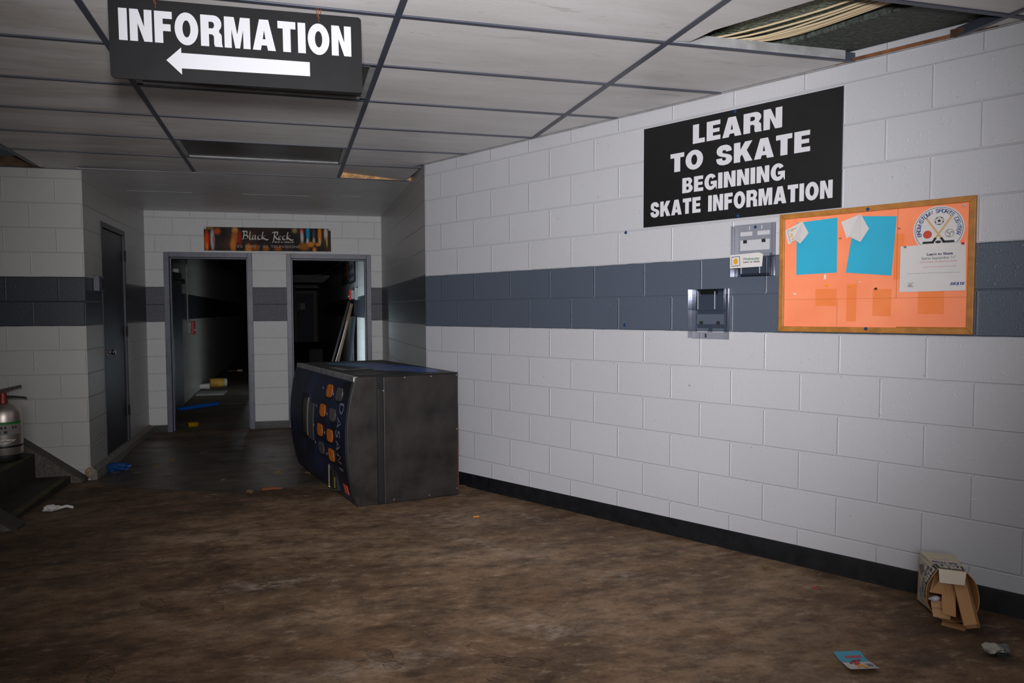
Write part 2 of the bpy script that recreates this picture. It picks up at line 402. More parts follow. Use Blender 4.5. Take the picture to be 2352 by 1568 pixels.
# ------------------------------------------------------------------ ceiling
def clip(poly, P, N):
    out = []
    for i in range(len(poly)):
        a, b = Vector(poly[i]), Vector(poly[(i + 1) % len(poly)])
        da, db = (a - P).dot(N), (b - P).dot(N)
        if da <= 0: out.append(tuple(a))
        if da * db < 0: out.append(tuple(a + (b - a) * (da / (da - db))))
    return out
GI = GF.inverted()
pw = (GI @ W0).to_2d(); nw = (GI.to_3x3() @ WN).to_2d()
ceil_m = MB()
YE = 6 * GDY
def rect(x0, x1, y0, y1): return [(x0, y0), (x1, y0), (x1, y1), (x0, y1)]
g = .012
for i in range(-9, 6):
    for j in range(-5, 5):
        if (i, j) in ((4, -1), (1, -1), (-1, 1), (5, 0), (5, -3)): continue
        y0, y1 = i * GDY, (i + 1) * GDY
        x0, x1 = j * GDX, (j + 1) * GDX
        p = rect(x0 + g, x1 - g, y0 + g, y1 - g)
        p = clip(p, pw - nw * .004, nw)
        if i == 5 and j > 0: continue
        if len(p) >= 3: ceil_m.slab(p, ZC + .004, ZC + .016)
ceil_m.slab([(1.2 + g, -.013), (1.30, -.03), (1.328, -.178), (1.57, -.615), (1.2 + g, -.615)], ZC + .005, ZC + .017)
ceil_m.slab(rect(-2 * GDX + g, -2.06, YE - .012, YE + .115), ZC + .004, ZC + .016)
co = ceil_m.build('ceiling', M_ceil); co.matrix_world = GF; struct(co)
# smooth painted ceiling of the alcove
m = MB(); m.box(Xl - .01, Xr + .01, gp(0, YE, 0).y - .0, Yb + .05, ZC - .002, ZC + .02)
M_soffit = pm('painted_board', (214, 212, 212), .42, var=.1, vscale=3, bump=.0012, bscale=60)
struct(m.build('ceiling_alcove', M_soffit))
m = MB()
m.box(-1.62, -1.02, 8.02, 8.026, ZC - .0045, ZC - .0015); m.box(-.55, .12, 8.0, 8.006, ZC - .0045, ZC - .0015); m.box(.42, .62, 7.9, 7.905, ZC - .004, ZC - .0015)
struct(m.build('trim_7', M_galv))
# T bars
m = MB()
def bar(x0, x1, y0, y1):
    P_, N_ = (pw - nw * .002, nw) if y0 < 3.1 or y1 - y0 > 1 else (Vector((.636, 0)), Vector((1, 0)))
    a = clip(rect(x0, x1, y0, y1), P_, N_)
    if len(a) >= 3: m.slab(a, ZC - .002, ZC + .003)
    cx, cy = (x0 + x1) / 2, (y0 + y1) / 2
    b = rect(cx - .002, cx + .002, y0, y1) if (y1 - y0) > (x1 - x0) else rect(x0, x1, cy - .002, cy + .002)
    b = clip(b, P_, N_)
    if len(b) >= 3: m.slab(b, ZC + .003, ZC + .042)
for j in range(-4, 5): bar(j * GDX - .0135, j * GDX + .0135, -9 * GDY, YE)
for i in range(-9, 7):
    for j in range(-5, 5):
        if i == 6 and j < -2: continue
        bar(max(j * GDX + .0135, -2.09 if i == 6 else -99), (j + 1) * GDX - .0135, i * GDY - .011, i * GDY + .011)
go = m.build('trim_1', M_grid); go.matrix_world = GF; struct(go)
# painted webs and wall angles seen round the open bay
m = MB(); m.box(1.215, 2.14, -.0065, -.0035, ZC + .003, ZC + .047); m.box(1.215, 2.38, -.628, -.625, ZC + .003, ZC + .042)
wo = m.build('trim_8', M_galv); wo.matrix_world = GF; struct(wo)
m = MB(); m.box(0, 9.9, -.012, 0, ZC - .003, ZC + .001)
wo = m.build('trim_2', M_galv); wo.matrix_world = WF; struct(wo)
m = MB(); m.box(3.30, 3.80, -.016, 0, ZC + .001, ZC + .017)
mm = MB(); mm.box(3.80, 3.98, -.02, 0, ZC + .001, ZC + .034); ww = mm.build('trim_11', pm('dark_rust', (70, 44, 28), .8, var=.5, vscale=14)); ww.matrix_world = WF; struct(ww)
wo = m.build('trim_3', M_rust); wo.matrix_world = WF; struct(wo)
m = MB(); m.box(-3.3, -2.02, Yl - .03, Yl, ZC + .001, ZC + .085)
struct(m.build('trim_4', pm('rotten_timber', (78, 58, 42), .85, var=.55, vscale=12)))
m = MB(); m.box(-3.3, Xl, Yl - .012, Yl, ZC - .003, ZC + .001)
struct(m.build('trim_5', M_grid))
m = MB(); m.box(.0, .66, YE - .010, YE - .002, ZC + .0, ZC + .085)
m.box(.655, .668, 3.12, YE, ZC + .01, ZC + .06)
ro = m.build('trim_6', pm('flaking_rust', (196, 152, 104), .85, var=.6, vscale=22)); ro.matrix_world = GF; struct(ro)
m = MB(); m.box(-5.5, 6, -2.5, 7.2, 3.0, 3.05)
struct(m.build('ceiling_deck', M_void))

# loose tile over the corner of the alcove
m = MB(); ta = [(.016, 3.175, ZC + .006), (.63, 3.175, ZC + .006), (.60, 3.765, ZC - .002), (.016, 3.765, ZC + .050)]; NT_ = 10
for lay in (0, .012):
    for a in range(NT_ + 1):
        for b in range(NT_ + 1):
            u, v = a / NT_, b / NT_
            p = [ta[0][c] * (1 - u) * (1 - v) + ta[1][c] * u * (1 - v) + ta[2][c] * u * v + ta[3][c] * (1 - u) * v for c in (0, 1, 2)]; m.v.append((p[0], p[1], p[2] + lay))
K_ = (NT_ + 1) ** 2; ix = lambda a, b, l: l * K_ + a * (NT_ + 1) + b
for a in range(NT_):
    for b in range(NT_):
        for l in (0, 1): m.f.append((ix(a, b, l), ix(a + 1, b, l), ix(a + 1, b + 1, l), ix(a, b + 1, l)))
    for b in (0, NT_):
        m.f.append((ix(a, b, 0), ix(a + 1, b, 0), ix(a + 1, b, 1), ix(a, b, 1))); m.f.append((ix(b, a, 0), ix(b, a + 1, 0), ix(b, a + 1, 1), ix(b, a, 1)))
o = m.build('ceiling_tile', M_ceil, smooth=True); o.matrix_world = GF
tag(o, 'sagging white ceiling tile with rusty gaps at the corner of the alcove', 'ceiling tile')

# insulated duct and cables above the open bay
def over_bay(name, poly, z0, z1, mat, label, cat):
    m = MB(); m.slab(clip(poly, pw - nw * .012, nw), ZC + z0, ZC + z1); o = m.build(name, mat, bevel=.006); o.matrix_world = GF
    return tag(o, label, cat)
over_bay('insulated_duct', [(1.56, .55), (2.17, -.80), (3.2, -.80), (3.2, .55)], .048, .26, M_insul, 'dark grey insulated duct above the open ceiling bay, nearest the block wall', 'duct')
over_bay('insulation_batt', [(1.31, .55), (1.53, .55), (2.14, -.80), (1.74, -.80)], .085, .28, pm('green_grey_foil', (128, 138, 120), .6, var=.5, vscale=60, bump=.03, bscale=50), 'greenish foil faced insulation behind the cream cables in the ceiling opening', 'insulation')
def path3(P, n=5):
    xy = smooth_path([(p[0], p[1]) for p in P], n); zz_ = smooth_path([(p[2], 0) for p in P], n)
    return [(q[0], q[1], r_[0]) for q, r_ in zip(xy, zz_)]
def smooth_path(pts, n=6):
    out = []
    for i in range(len(pts) - 1):
        p0, p1, p2, p3 = pts[max(i - 1, 0)], pts[i], pts[i + 1], pts[min(i + 2, len(pts) - 1)]
        for k in range(n):
            t = k / n
            out.append(tuple(.5 * (2 * p1[c] + (p2[c] - p0[c]) * t + (2 * p0[c] - 5 * p1[c] + 4 * p2[c] - p3[c]) * t * t + (3 * p1[c] - p0[c] - 3 * p2[c] + p3[c]) * t ** 3) for c in (0, 1)))
    return out + [tuple(pts[-1])]
def cable_path(a, k, dz=0.0):
    j = [.012 * math.sin(k * 2.7 + q * 1.9) for q in range(5)]
    return path3([(1.31 + .24 * a, .20, ZC + .072 + dz), (1.37 + .22 * a + j[0], .09 + j[1] * .5, ZC + .062 + dz), (1.50 + .25 * a + j[2], -.05 - .03 * a, ZC + .046 + dz), (1.72 + .16 * a + j[3], -.40, ZC + .050 + dz), (1.85 + .16 * a + j[4], -.72, ZC + .066 + dz)])
for k, a in enumerate((0, .30, .62, .72, .80, .86, .92, .97, 1.02)):
    o = MB().tube(cable_path(a, k, .0015 * (k % 3)), .0042, 7).build('cable', M_cable, smooth=True); o.matrix_world = GF
    tag(o, 'cream electrical cable draped across the open ceiling bay', 'cable', 'cream cables in the ceiling opening')
o = MB().tube(cable_path(1.10, 40, .006), .006, 7).build('cable', M_dkmetal, smooth=True); o.matrix_world = GF
tag(o, 'black cable lying beside the cream ones in the ceiling opening', 'cable')

# unlit troffers
M_lens = pm('dusty_lens', (62, 59, 57), .35, var=.45, vscale=3)
def troffer(i, label):
    e = empty('ceiling_light', GF @ Matrix.Translation((-GDX / 2, (i + .5) * GDY, ZC)))
    tag(e, label, 'ceiling light', 'unlit fluorescent troffers')
    hx, hy = GDX / 2 - .013, GDY / 2 - .013
    m = MB()
    for a in ((-hx, hx, -hy, -hy + .022), (-hx, hx, hy - .022, hy), (-hx, -hx + .03, -hy, hy), (hx - .03, hx, -hy, hy)): m.box(*a, .002, .012)
    m.build('frame', M_galv, e)
    MB().box(-hx + .02, hx - .02, -hy + .02, hy - .02, .010, .014).build('lens', M_lens, e)
    m = MB(); m.box(-hx, hx, -hy, -hy + .004, .012, .10); m.box(-hx, hx, hy - .004, hy, .012, .10); m.box(-hx, hx, -hy, hy, .10, .104)
    m.build('housing', M_void, e)
troffer(4, 'unlit dark ceiling light in the row nearest the alcove')
troffer(1, 'unlit ceiling light half hidden behind the hanging INFORMATION sign')

# ------------------------------------------------------------------ baseboards, curb
m = MB()
prof_n = 40
for k in range(prof_n):
    s0, s1 = 9.8 * k / prof_n, 9.8 * (k + 1) / prof_n
    f0 = rwall(s0, 0, 0); f1 = rwall(s1, 0, 0); z0 = zf(f0.x, f0.y); z1 = zf(f1.x, f1.y)
    o = len(m.v)
    for s, z in ((s0, z0), (s1, z1)): m.v += [(s, -.018, z - .01), (s, -.010, z + .018), (s, -.007, z + .092), (s, -.003, z + .102), (s, .004, z + .104), (s, .004, z - .01)]
    for q in range(5): m.f.append((o + q, o + q + 6, o + q + 7, o + q + 1))
bo = m.build('baseboard_right', M_base, smooth=True); bo.matrix_world = WF; struct(bo)
m = MB()
for a, b in ((Xl, L0), (L1, R0), (R1, Xr)): m.box(a, b, Yb - .008, Yb + .002, -.10, .012)
struct(m.build('baseboard_back', M_base, bevel=.002))
m = MB(); m.prism([(0, -.2), (.05, -.2), (.05, .0), (.012, .025), (0, .025)], Yl + .0, Yb - .005)
for v in range(len(m.v)): m.v[v] = (m.v[v][0] + Xl, m.v[v][1], m.v[v][2])
struct(m.build('baseboard_left', pm('grey_curb', (120, 116, 110), .8, var=.3, vscale=20), bevel=.006))
# broken corner of the curb
m = MB(); bmv = bmesh.new(); bmesh.ops.create_icosphere(bmv, subdivisions=3, radius=.045)
for v in bmv.verts: v.co *= 1 + .12 * math.sin(v.co.x * 60) * math.sin(v.co.y * 70 + v.co.z * 50)
vs = [(Xl - .012 + v.co.x * .8, Yl + .022 + v.co.y, -.015 + v.co.z * 1.25) for v in bmv.verts]; fs = [tuple(v.index for v in f.verts) for f in bmv.faces]; bmv.free()
m.add(vs, fs); struct(m.build('trim_9', pm('pebbly_corner', (150, 132, 104), .9, var=.5, vscale=70, bump=.01, bscale=80), smooth=True))

# ------------------------------------------------------------------ doors
def door_frame(name, x0, x1, zt, prof=.058):
    m = MB(); y0, y1 = Yb - .012, Yb + .212
    m.box(x0, x0 + prof, y0, y1, -.12, zt); m.box(x1 - prof, x1, y0, y1, -.12, zt); m.box(x0 + prof, x1 - prof, y0, y1, zt - prof, zt)
    s = .016
    m.box(x0 + prof, x0 + prof + s, Yb + .06, Yb + .15, -.12, zt - prof); m.box(x1 - prof - s, x1 - prof, Yb + .06, Yb + .15, -.12, zt - prof); m.box(x0 + prof + s, x1 - prof - s, Yb + .06, Yb + .15, zt - prof - s, zt - prof)
    o = m.build(name, M_slate, bevel=.003); return struct(o)
door_frame('door_2', L0, L1, HT); door_frame('door_3', R0, R1, HT)
# closed door in the left wall of the alcove
e = empty('door_1', frame((Xl, 0, 0), (0, 1, 0), (-1, 0, 0))); struct(e)
m = MB(); a, b = 7.528, 8.483
m.box(a, a + .045, -.006, .12, .015, DT); m.box(b - .045, b, -.006, .12, .015, DT); m.box(a + .045, b - .045, -.006, .12, DT - .05, DT)
m.build('door_frame', M_door, e, bevel=.002)
MB().box(a + .048, b - .048, .012, .055, .02, DT - .054).build('door_leaf', M_door, e, bevel=.002)
kb = MB().lathe([(.03, 0), (.03, .008), (.012, .012), (.011, .04), (.02, .046), (.027, .058), (.027, .07), (.018, .08), (.0, .082)], 20, lambda x, y, z: (x + 7.66, .012 - z, y + .975)).build('door_knob', M_chrome, e, smooth=True)
for z in (.335, 1.15, 1.92):
    m = MB(); m.tube([(b - .045, -.012, z - .055), (b - .045, -.012, z + .055)], .008, 10); m.box(b - .075, b - .02, -.007, -.004, z - .05, z + .05); m.build('hinge', M_dkmetal, e)
# little box on the wall beside the door
e = empty('wall_box', frame((Xl, 0, 0), (0, 1, 0), (-1, 0, 0))); tag(e, 'small grey metal box on the dark stripe beside the closed door', 'wall box')
MB().box(7.22, 7.40, -.05, 0, 1.53, 1.665).build('body', M_slate, e, bevel=.006)
MB().box(7.25, 7.37, -.056, -.05, 1.55, 1.645).build('cover', M_door, e, bevel=.003)

# ------------------------------------------------------------------ corridors behind the back wall
Y0 = 6.65; YF = 34.0
M_corr_floor = pm('corridor_floor', (92, 80, 66), .7, var=.5, vscale=1.6, bump=.003, bscale=30)
m = MB(); m.box(-2.4, 1.3, 6.44, YF + .5, FZ2 - .05, FZ2); o = m.build('floor_corridor', M_corr_floor); o.matrix_world = GF; struct(o)
def gwall(name, x, xdir, rects, t=.15):
    if xdir > 0: o, xd, yd = gp(x, 0, 0), GF.to_3x3() @ Vector((0, -1, 0)), GF.to_3x3() @ Vector((1, 0, 0)); rr = [(-b, -a, c, d) for a, b, c, d in rects]
    else: o, xd, yd = gp(x, 0, 0), GF.to_3x3() @ Vector((0, 1, 0)), GF.to_3x3() @ Vector((-1, 0, 0)); rr = rects
    return wall(name, o, xd, yd, rr, t, .1, ZA, M_wall_l)
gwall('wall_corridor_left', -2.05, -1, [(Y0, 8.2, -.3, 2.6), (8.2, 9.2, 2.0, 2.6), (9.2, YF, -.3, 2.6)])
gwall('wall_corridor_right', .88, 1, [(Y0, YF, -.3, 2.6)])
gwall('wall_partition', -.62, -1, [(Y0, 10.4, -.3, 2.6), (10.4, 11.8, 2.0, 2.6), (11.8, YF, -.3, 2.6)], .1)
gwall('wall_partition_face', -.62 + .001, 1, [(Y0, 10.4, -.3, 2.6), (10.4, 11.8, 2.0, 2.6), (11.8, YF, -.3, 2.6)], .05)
m = MB(); m.box(-2.2, 1.05, YF, YF + .15, -.3, 2.6); o = m.build('wall_corridor_end', pm('end_paint', (120, 116, 105), .6)); o.matrix_world = GF; struct(o)
m = MB(); m.box(-2.2, 1.05, Y0 - .2, YF + .1, 2.62, 2.7); o = m.build('ceiling_corridor', pm('corridor_ceiling', (60, 58, 56), .8, var=.3, vscale=2)); o.matrix_world = GF; struct(o)
m = MB(); m.box(-.35, .75, 20, 24.5, 2.40, 2.44); m.box(-.2, .6, 24.6, 26.0, 2.2, 2.24)
for i in range(8): m.box(-.35, .75, 20 + i * .6, 20.03 + i * .6, 2.38, 2.41)
o = m.build('ceiling_panel', pm('louvre_panel', (120, 118, 114), .6, var=.3, vscale=3), GF and None); o.matrix_world = GF
tag(o, 'pale louvred panels hanging loose under the far corridor ceiling', 'ceiling panel')
o = MB().tube([(.88, 15.5, 2.6), (.70, 16.4, 2.5), (.46, 18.2, 2.36), (.1, 18.4, 2.34)], .012, 6).build('ceiling_conduit', M_galv, smooth=True); o.matrix_world = GF
tag(o, 'thin pipe hanging across the corridor ceiling beyond the right doorway', 'pipe')
# far door
e = empty('door_4', GF @ Matrix.Translation((-.1, YF, FZ2))); struct(e)
M_navydoor = pm('navy_door', (22, 38, 66), .5, var=.15)
m = MB(); m.box(-.08, 0, -.03, 0, 0, 2.42); m.box(.80, .90, -.03, 0, 0, 2.42); m.box(0, .80, -.03, 0, 2.32, 2.42); m.build('door_frame', pm('grey_frame', (120, 120, 112), .5), e)
MB().box(0, .80, -.02, 0, 0, 2.32).build('door_leaf', M_navydoor, e)
MB().box(.07, .13, -.035, -.02, 1.5, 1.95).build('door_plate', pm('dull_plate', (110, 118, 128), .5), e)
MB().box(.18, .40, -.03, -.02, 1.55, 1.85).build('door_notice', M_paper, e)
m = MB(); m.tube([(.10, -.06, 1.28), (.10, -.06, 1.48)], .018, 8); m.build('door_handle', M_chrome, e)
# side door standing in the left corridor wall
e = empty('door_5', GF @ Matrix.Translation((-2.05, 9.16, FZ2)) @ Matrix.Rotation(math.radians(-7), 4, 'Z')); struct(e)
M_teal = pm('blue_grey_door', (40, 52, 66), .45, var=.1)
MB().box(.0, .045, -.94, 0, .01, 2.02).build('door_leaf', M_teal, e, bevel=.003)
m = MB(); m.box(.045, .10, -.22, -.02, 1.86, 1.93); m.tube([(.09, -.12, 1.9), (.16, -.35, 1.9), (.06, -.55, 1.9)], .01, 6); m.build('door_closer', M_dkmetal, e)
MB().box(.045, .09, -.90, -.84, .92, 1.06).build('door_handle', M_dkmetal, e, bevel=.005)
# conduit and pull station on the left corridor wall
o = MB().tube([(-2.03, 9.95, 2.6), (-2.03, 9.95, 1.9), (-2.03, 9.96, 1.17)], .013, 8).build('wall_conduit', M_galv, smooth=True); o.matrix_world = GF
tag(o, 'pale conduit running down the wall inside the left doorway', 'conduit')
def pull_station(x, y, z, sgn, label, group=None):
    e = empty('fire_pull_station', GF @ Matrix.Translation((x, y, z))); tag(e, label, 'fire alarm')
    MB().box(min(0, sgn * .06), max(0, sgn * .06), -.13, .05, -.09, .09).build('back_box', M_galv, e, bevel=.004)
    MB().box(min(sgn * .06, sgn * .10), max(sgn * .06, sgn * .10), -.12, .06, -.11, .11).build('red_cover', M_red, e, bevel=.006)
    MB().box(min(sgn * .10, sgn * .115), max(sgn * .10, sgn * .115), -.09, .03, -.05, -.02).build('pull_handle', M_white, e, bevel=.003)
pull_station(-2.05, 10.2, 1.09, 1, 'red fire alarm pull station under the conduit inside the left doorway')
pull_station(.88, 13.0, 1.70, -1, 'red fire alarm pull station on the wall inside the right doorway')
o = MB().box(.83, .88, 12.02, 12.16, 1.58, 1.82).build('switch_box', M_galv, bevel=.004); o.matrix_world = GF
tag(o, 'pale electrical box below the thin conduit inside the right doorway', 'switch box')
o = MB().tube([(.865, 12.1, 2.6), (.865, 12.1, 1.82)], .012, 8).build('wall_conduit', M_galv, smooth=True); o.matrix_world = GF
tag(o, 'thin conduit above the electrical box inside the right doorway', 'conduit')
def poster(y0, y1, z0, z1, fc, bars, label):
    e = empty('framed_poster', GF @ Matrix.Translation((.88, 0, 0))); tag(e, label, 'poster')
    MB().box(-.03, 0, y0, y1, z0, z1).build('frame', M_void, e, bevel=.004)
    MB().box(-.034, -.03, y0 + .09, y1 - .09, z0 + .07, z1 - .07).build('print', pm('poster_%d' % int(y0 * 10), fc, .6, var=.5, vscale=4), e)
    m = MB()
    for (a, b, c, d) in bars: m.box(-.036, -.034, y0 + a * (y1 - y0), y0 + b * (y1 - y0), z0 + c * (z1 - z0), z0 + d * (z1 - z0))
    m.build('print_block', pm('poster_block_%d' % int(y0 * 10), (110, 112, 120) if fc[0] < 100 else (60, 30, 20), .6), e)
poster(14.05, 16.2, 1.98, 2.56, (120, 62, 22), [(.1, .9, .12, .3), (.2, .8, .5, .62), (.2, .8, .75, .9)], 'dark framed brown poster high on the wall inside the right doorway')
poster(12.45, 13.85, 1.95, 2.52, (74, 78, 88), [(.1, .9, .35, .5), (.1, .9, .7, .9), (.1, .9, .08, .2)], 'grey framed poster beside the brown one inside the right doorway')
# boards leaning on the corridor wall
def plank(name, b, t, wv, th, mat, label, cat, grp=None):
    B = Vector(b); Tv = Vector(t); d = (Tv - B); L = d.length; d.normalize()
    y = Vector((0, 1, 0)); n = d.cross(y).normalized(); y = n.cross(d).normalized()
    M = Matrix(((y.x, n.x, d.x, B.x), (y.y, n.y, d.y, B.y), (y.z, n.z, d.z, B.z), (0, 0, 0, 1)))
    o = MB().box(-wv / 2, wv / 2, -th / 2, th / 2, 0, L).build(name, mat, bevel=.004); o.matrix_world = GF @ M
    return tag(o, label, cat, grp)
plank('leaning_board', (.44, 13.15, FZ2), (.84, 13.1, 1.52), .14, .06, pm('brown_timber', (112, 84, 66), .7, var=.25), 'brown timber board leaning on the wall in the right corridor', 'board')
plank('leaning_board', (.30, 12.9, FZ2), (.80, 13.3, 1.56), .12, .035, pm('dark_timber', (52, 46, 42), .7, var=.2), 'dark board leaning behind the brown timber in the right corridor', 'board')
plank('leaning_strip', (.34, 12.6, FZ2), (.72, 12.75, 1.15), .03, .015, pm('white_strip', (170, 165, 158), .6), 'thin pale strip leaning against the boards in the right corridor', 'strip')
plank('shadow_panel', (.72, 12.65, FZ2), (.845, 12.65, 1.25), .70, .03, pm('shadow_dark', (44, 50, 58), .6), 'dark flat panel added as the shadow on the wall behind the leaning boards', 'panel')  # dark panel added in place of the boards' shadow on the wall
o = MB().box(-.02, .28, 14.3, 14.6, FZ2, .5).build('waste_bin', M_void, bevel=.02); o.matrix_world = GF
tag(o, 'dark bin on the corridor floor left of the leaning boards', 'bin')
# ------------------------------------------------------------------ lettering
def ring(cx, cz, rx, rz, n=36, a0=0): return [(cx + rx * math.cos(a0 + 2 * PI * i / n), cz + rz * math.sin(a0 + 2 * PI * i / n)) for i in range(n)]
def arc(cx, cz, rx, rz, a, b, n=14): return [(cx + rx * math.cos(math.radians(a + (b - a) * i / n)), cz + rz * math.sin(math.radians(a + (b - a) * i / n))) for i in range(n + 1)]
def sect(cx, cz, rx, rz, t1, t2, a, b, n=22): return arc(cx, cz, rx, rz, a, b, n) + arc(cx, cz, rx - t1, rz - t2, b, a, n)
G = {}
G['I'] = (.26, [[[(0, 0), (.26, 0), (.26, 1), (0, 1)]]])
G['N'] = (.68, [[[(0, 0), (.24, 0), (.24, .56), (.43, 0), (.68, 0), (.68, 1), (.44, 1), (.44, .45), (.26, 1), (0, 1)]]])
G['F'] = (.55, [[[(0, 0), (.26, 0), (.26, .38), (.5, .38), (.5, .6), (.26, .6), (.26, .77), (.55, .77), (.55, 1), (0, 1)]]])
G['E'] = (.57, [[[(0, 0), (.57, 0), (.57, .23), (.26, .23), (.26, .40), (.53, .40), (.53, .60), (.26, .60), (.26, .77), (.56, .77), (.56, 1), (0, 1)]]])
G['L'] = (.51, [[[(0, 0), (.51, 0), (.51, .24), (.26, .24), (.26, 1), (0, 1)]]])
G['T'] = (.60, [[[(.17, 0), (.43, 0), (.43, .76), (.60, .76), (.60, 1), (0, 1), (0, .76), (.17, .76)]]])
G['M'] = (.84, [[[(0, 0), (.23, 0), (.23, .6), (.345, 0), (.495, 0), (.61, .6), (.61, 0), (.84, 0), (.84, 1), (.52, 1), (.42, .44), (.32, 1), (0, 1)]]])
G['A'] = (.76, [[[(0, 0), (.26, 0), (.295, .16), (.465, .16), (.50, 0), (.76, 0), (.53, 1), (.23, 1)], [(.335, .36), (.425, .36), (.38, .66)]]])
G['O'] = (.74, [[ring(.37, .5, .37, .52), ring(.37, .5, .125, .27)]])
G['K'] = (.74, [[[(0, 0), (.26, 0), (.26, .27), (.33, .38), (.46, 0), (.75, 0), (.52, .56), (.74, 1), (.45, 1), (.26, .62), (.26, 1), (0, 1)]]])
G['R'] = (.68, [[[(0, 0), (.26, 0), (.26, .39), (.33, .39)] + arc(.33, .30, .09, .09, 90, 0, 5) + [(.42, .08), (.45, 0), (.70, 0), (.685, .05), (.67, .12), (.67, .30)] + arc(.57, .33, .10, .13, 0, 80, 5) + [(.60, .49)] + arc(.42, .73, .25, .27, -50, 90, 14) + [(0, 1)], [(.26, .58), (.36, .58)] + arc(.36, .685, .075, .105, -90, 90, 8) + [(.26, .79)]]])
G['B'] = (.66, [[[(0, 0), (.38, 0)] + arc(.38, .28, .28, .28, -90, 62, 12) + arc(.37, .76, .25, .24, -42, 90, 12) + [(0, 1)], [(.26, .20), (.34, .20)] + arc(.34, .305, .075, .105, -90, 90, 8) + [(.26, .41)], [(.26, .60), (.33, .60)] + arc(.33, .70, .07, .10, -90, 90, 8) + [(.26, .80)]]])
G['G'] = (.74, [[arc(.37, .5, .37, .52, 35, 322, 30) + [(.70, .0), (.74, .0), (.74, .54), (.38, .54), (.38, .34), (.52, .34)] + [(.50, .26)] + arc(.38, .5, .125, .29, 300, 60, 18)[0:19] + [(.46, .68)]]])
G['S'] = (.66, [[[(.0, .34), (.01, .22), (.06, .10), (.15, .02), (.32, -.02), (.50, .01), (.61, .10), (.66, .22), (.66, .33), (.62, .43), (.53, .50), (.42, .55), (.31, .59), (.26, .63), (.255, .69), (.28, .74), (.33, .76), (.38, .74), (.41, .70), (.415, .66), (.645, .68), (.63, .82), (.56, .93), (.46, 1.0), (.33, 1.02), (.18, 1.0), (.07, .92), (.02, .81), (.015, .68), (.05, .56), (.13, .48), (.25, .42), (.36, .38), (.41, .34), (.415, .28), (.38, .23), (.33, .215), (.28, .235), (.25, .29), (.24, .36)]]])
G['P'] = (.64, [[[(0, 0), (.26, 0), (.26, .36), (.36, .36)] + arc(.36, .68, .29, .32, -90, 90, 14) + [(0, 1)], [(.26, .57), (.33, .57)] + arc(.33, .685, .075, .115, -90, 90, 8) + [(.26, .80)]]])
G['H'] = (.68, [[[(0, 0), (.25, 0), (.25, .38), (.43, .38), (.43, 0), (.68, 0), (.68, 1), (.43, 1), (.43, .62), (.25, .62), (.25, 1), (0, 1)]]])
G['D'] = (.68, [[[(0, 0), (.32, 0)] + arc(.32, .5, .37, .5, -90, 90, 18) + [(0, 1)], [(.25, .23), (.31, .23)] + arc(.31, .5, .125, .27, -90, 90, 10) + [(.25, .77)]]])
def letters(m, text, x0, x1, z0, h, y, T=None, gap=.075, space=.34, sk=0.0):
    wd = 0
    for ch in text: wd += space if ch == ' ' else G[ch][0] + gap
    wd -= gap; s = (x1 - x0) / wd; x = 0
    for ch in text:
        if ch == ' ': x += space; continue
        for loops in G[ch][1]:
            m.poly([[(x0 + (x + a + sk * b) * s, z0 + b * h) for a, b in lp] for lp in loops], y, T)
        x += G[ch][0] + gap
_tc = {}
def text_mesh(m, s, x0, x1, z0, h, y, T=None, bold=0.0, shear=0.0):
    """built-in typeface fitted to the box x0..x1, baseline z0, cap height h"""
    k = (s, bold, shear)
    if k not in _tc:
        cu = bpy.data.curves.new('text', 'FONT'); cu.body = s; cu.offset = bold; cu.shear = shear; cu.resolution_u = 3
        ob = bpy.data.objects.new('text', cu); C.objects.link(ob)
        dg = bpy.context.evaluated_depsgraph_get(); me = bpy.data.meshes.new_from_object(ob.evaluated_get(dg))
        _tc[k] = ([(v.co.x, v.co.y) for v in me.vertices], [tuple(p.vertices) for p in me.polygons])
        bpy.data.objects.remove(ob); bpy.data.curves.remove(cu); bpy.data.meshes.remove(me)
    vs, fs = _tc[k]
    a = min(v[0] for v in vs); b = max(v[0] for v in vs)
    sx = (x1 - x0) / (b - a)
    m.add([(x0 + (v[0] - a) * sx, y, z0 + v[1] * h / .73) for v in vs], fs, T)
def stroke(m, pts, wd, y, T=None, nib=None, sm=True):
    P = smooth_path(pts) if sm and len(pts) > 2 else pts
    vs = []
    for k, p in enumerate(P):
        q0, q1 = P[max(k - 1, 0)], P[min(k + 1, len(P) - 1)]
        dx, dz = q1[0] - q0[0], q1[1] - q0[1]; L = math.hypot(dx, dz) or 1
        if nib: ox, oz = math.cos(nib) * wd / 2, math.sin(nib) * wd / 2; mn = .22 * wd; ox += -dz / L * mn; oz += dx / L * mn
        else: ox, oz = -dz / L * wd / 2, dx / L * wd / 2
        vs += [(p[0] + ox, y, p[1] + oz), (p[0] - ox, y, p[1] - oz)]
    fs = []
    for i in range(len(P) - 1):
        f = (2 * i, 2 * i + 1, 2 * i + 3, 2 * i + 2); A, B, D = vs[f[0]], vs[f[1]], vs[f[2]]
        cr = (B[0] - A[0]) * (D[2] - A[2]) - (B[2] - A[2]) * (D[0] - A[0])
        fs.append(f if cr > 0 else f[::-1])
    m.add(vs, fs, T)
def rrect(x0, x1, z0, z1, r, n=6):
    return arc(x1 - r, z0 + r, r, r, -90, 0, n) + arc(x1 - r, z1 - r, r, r, 0, 90, n) + arc(x0 + r, z1 - r, r, r, 90, 180, n) + arc(x0 + r, z0 + r, r, r, 180, 270, n)

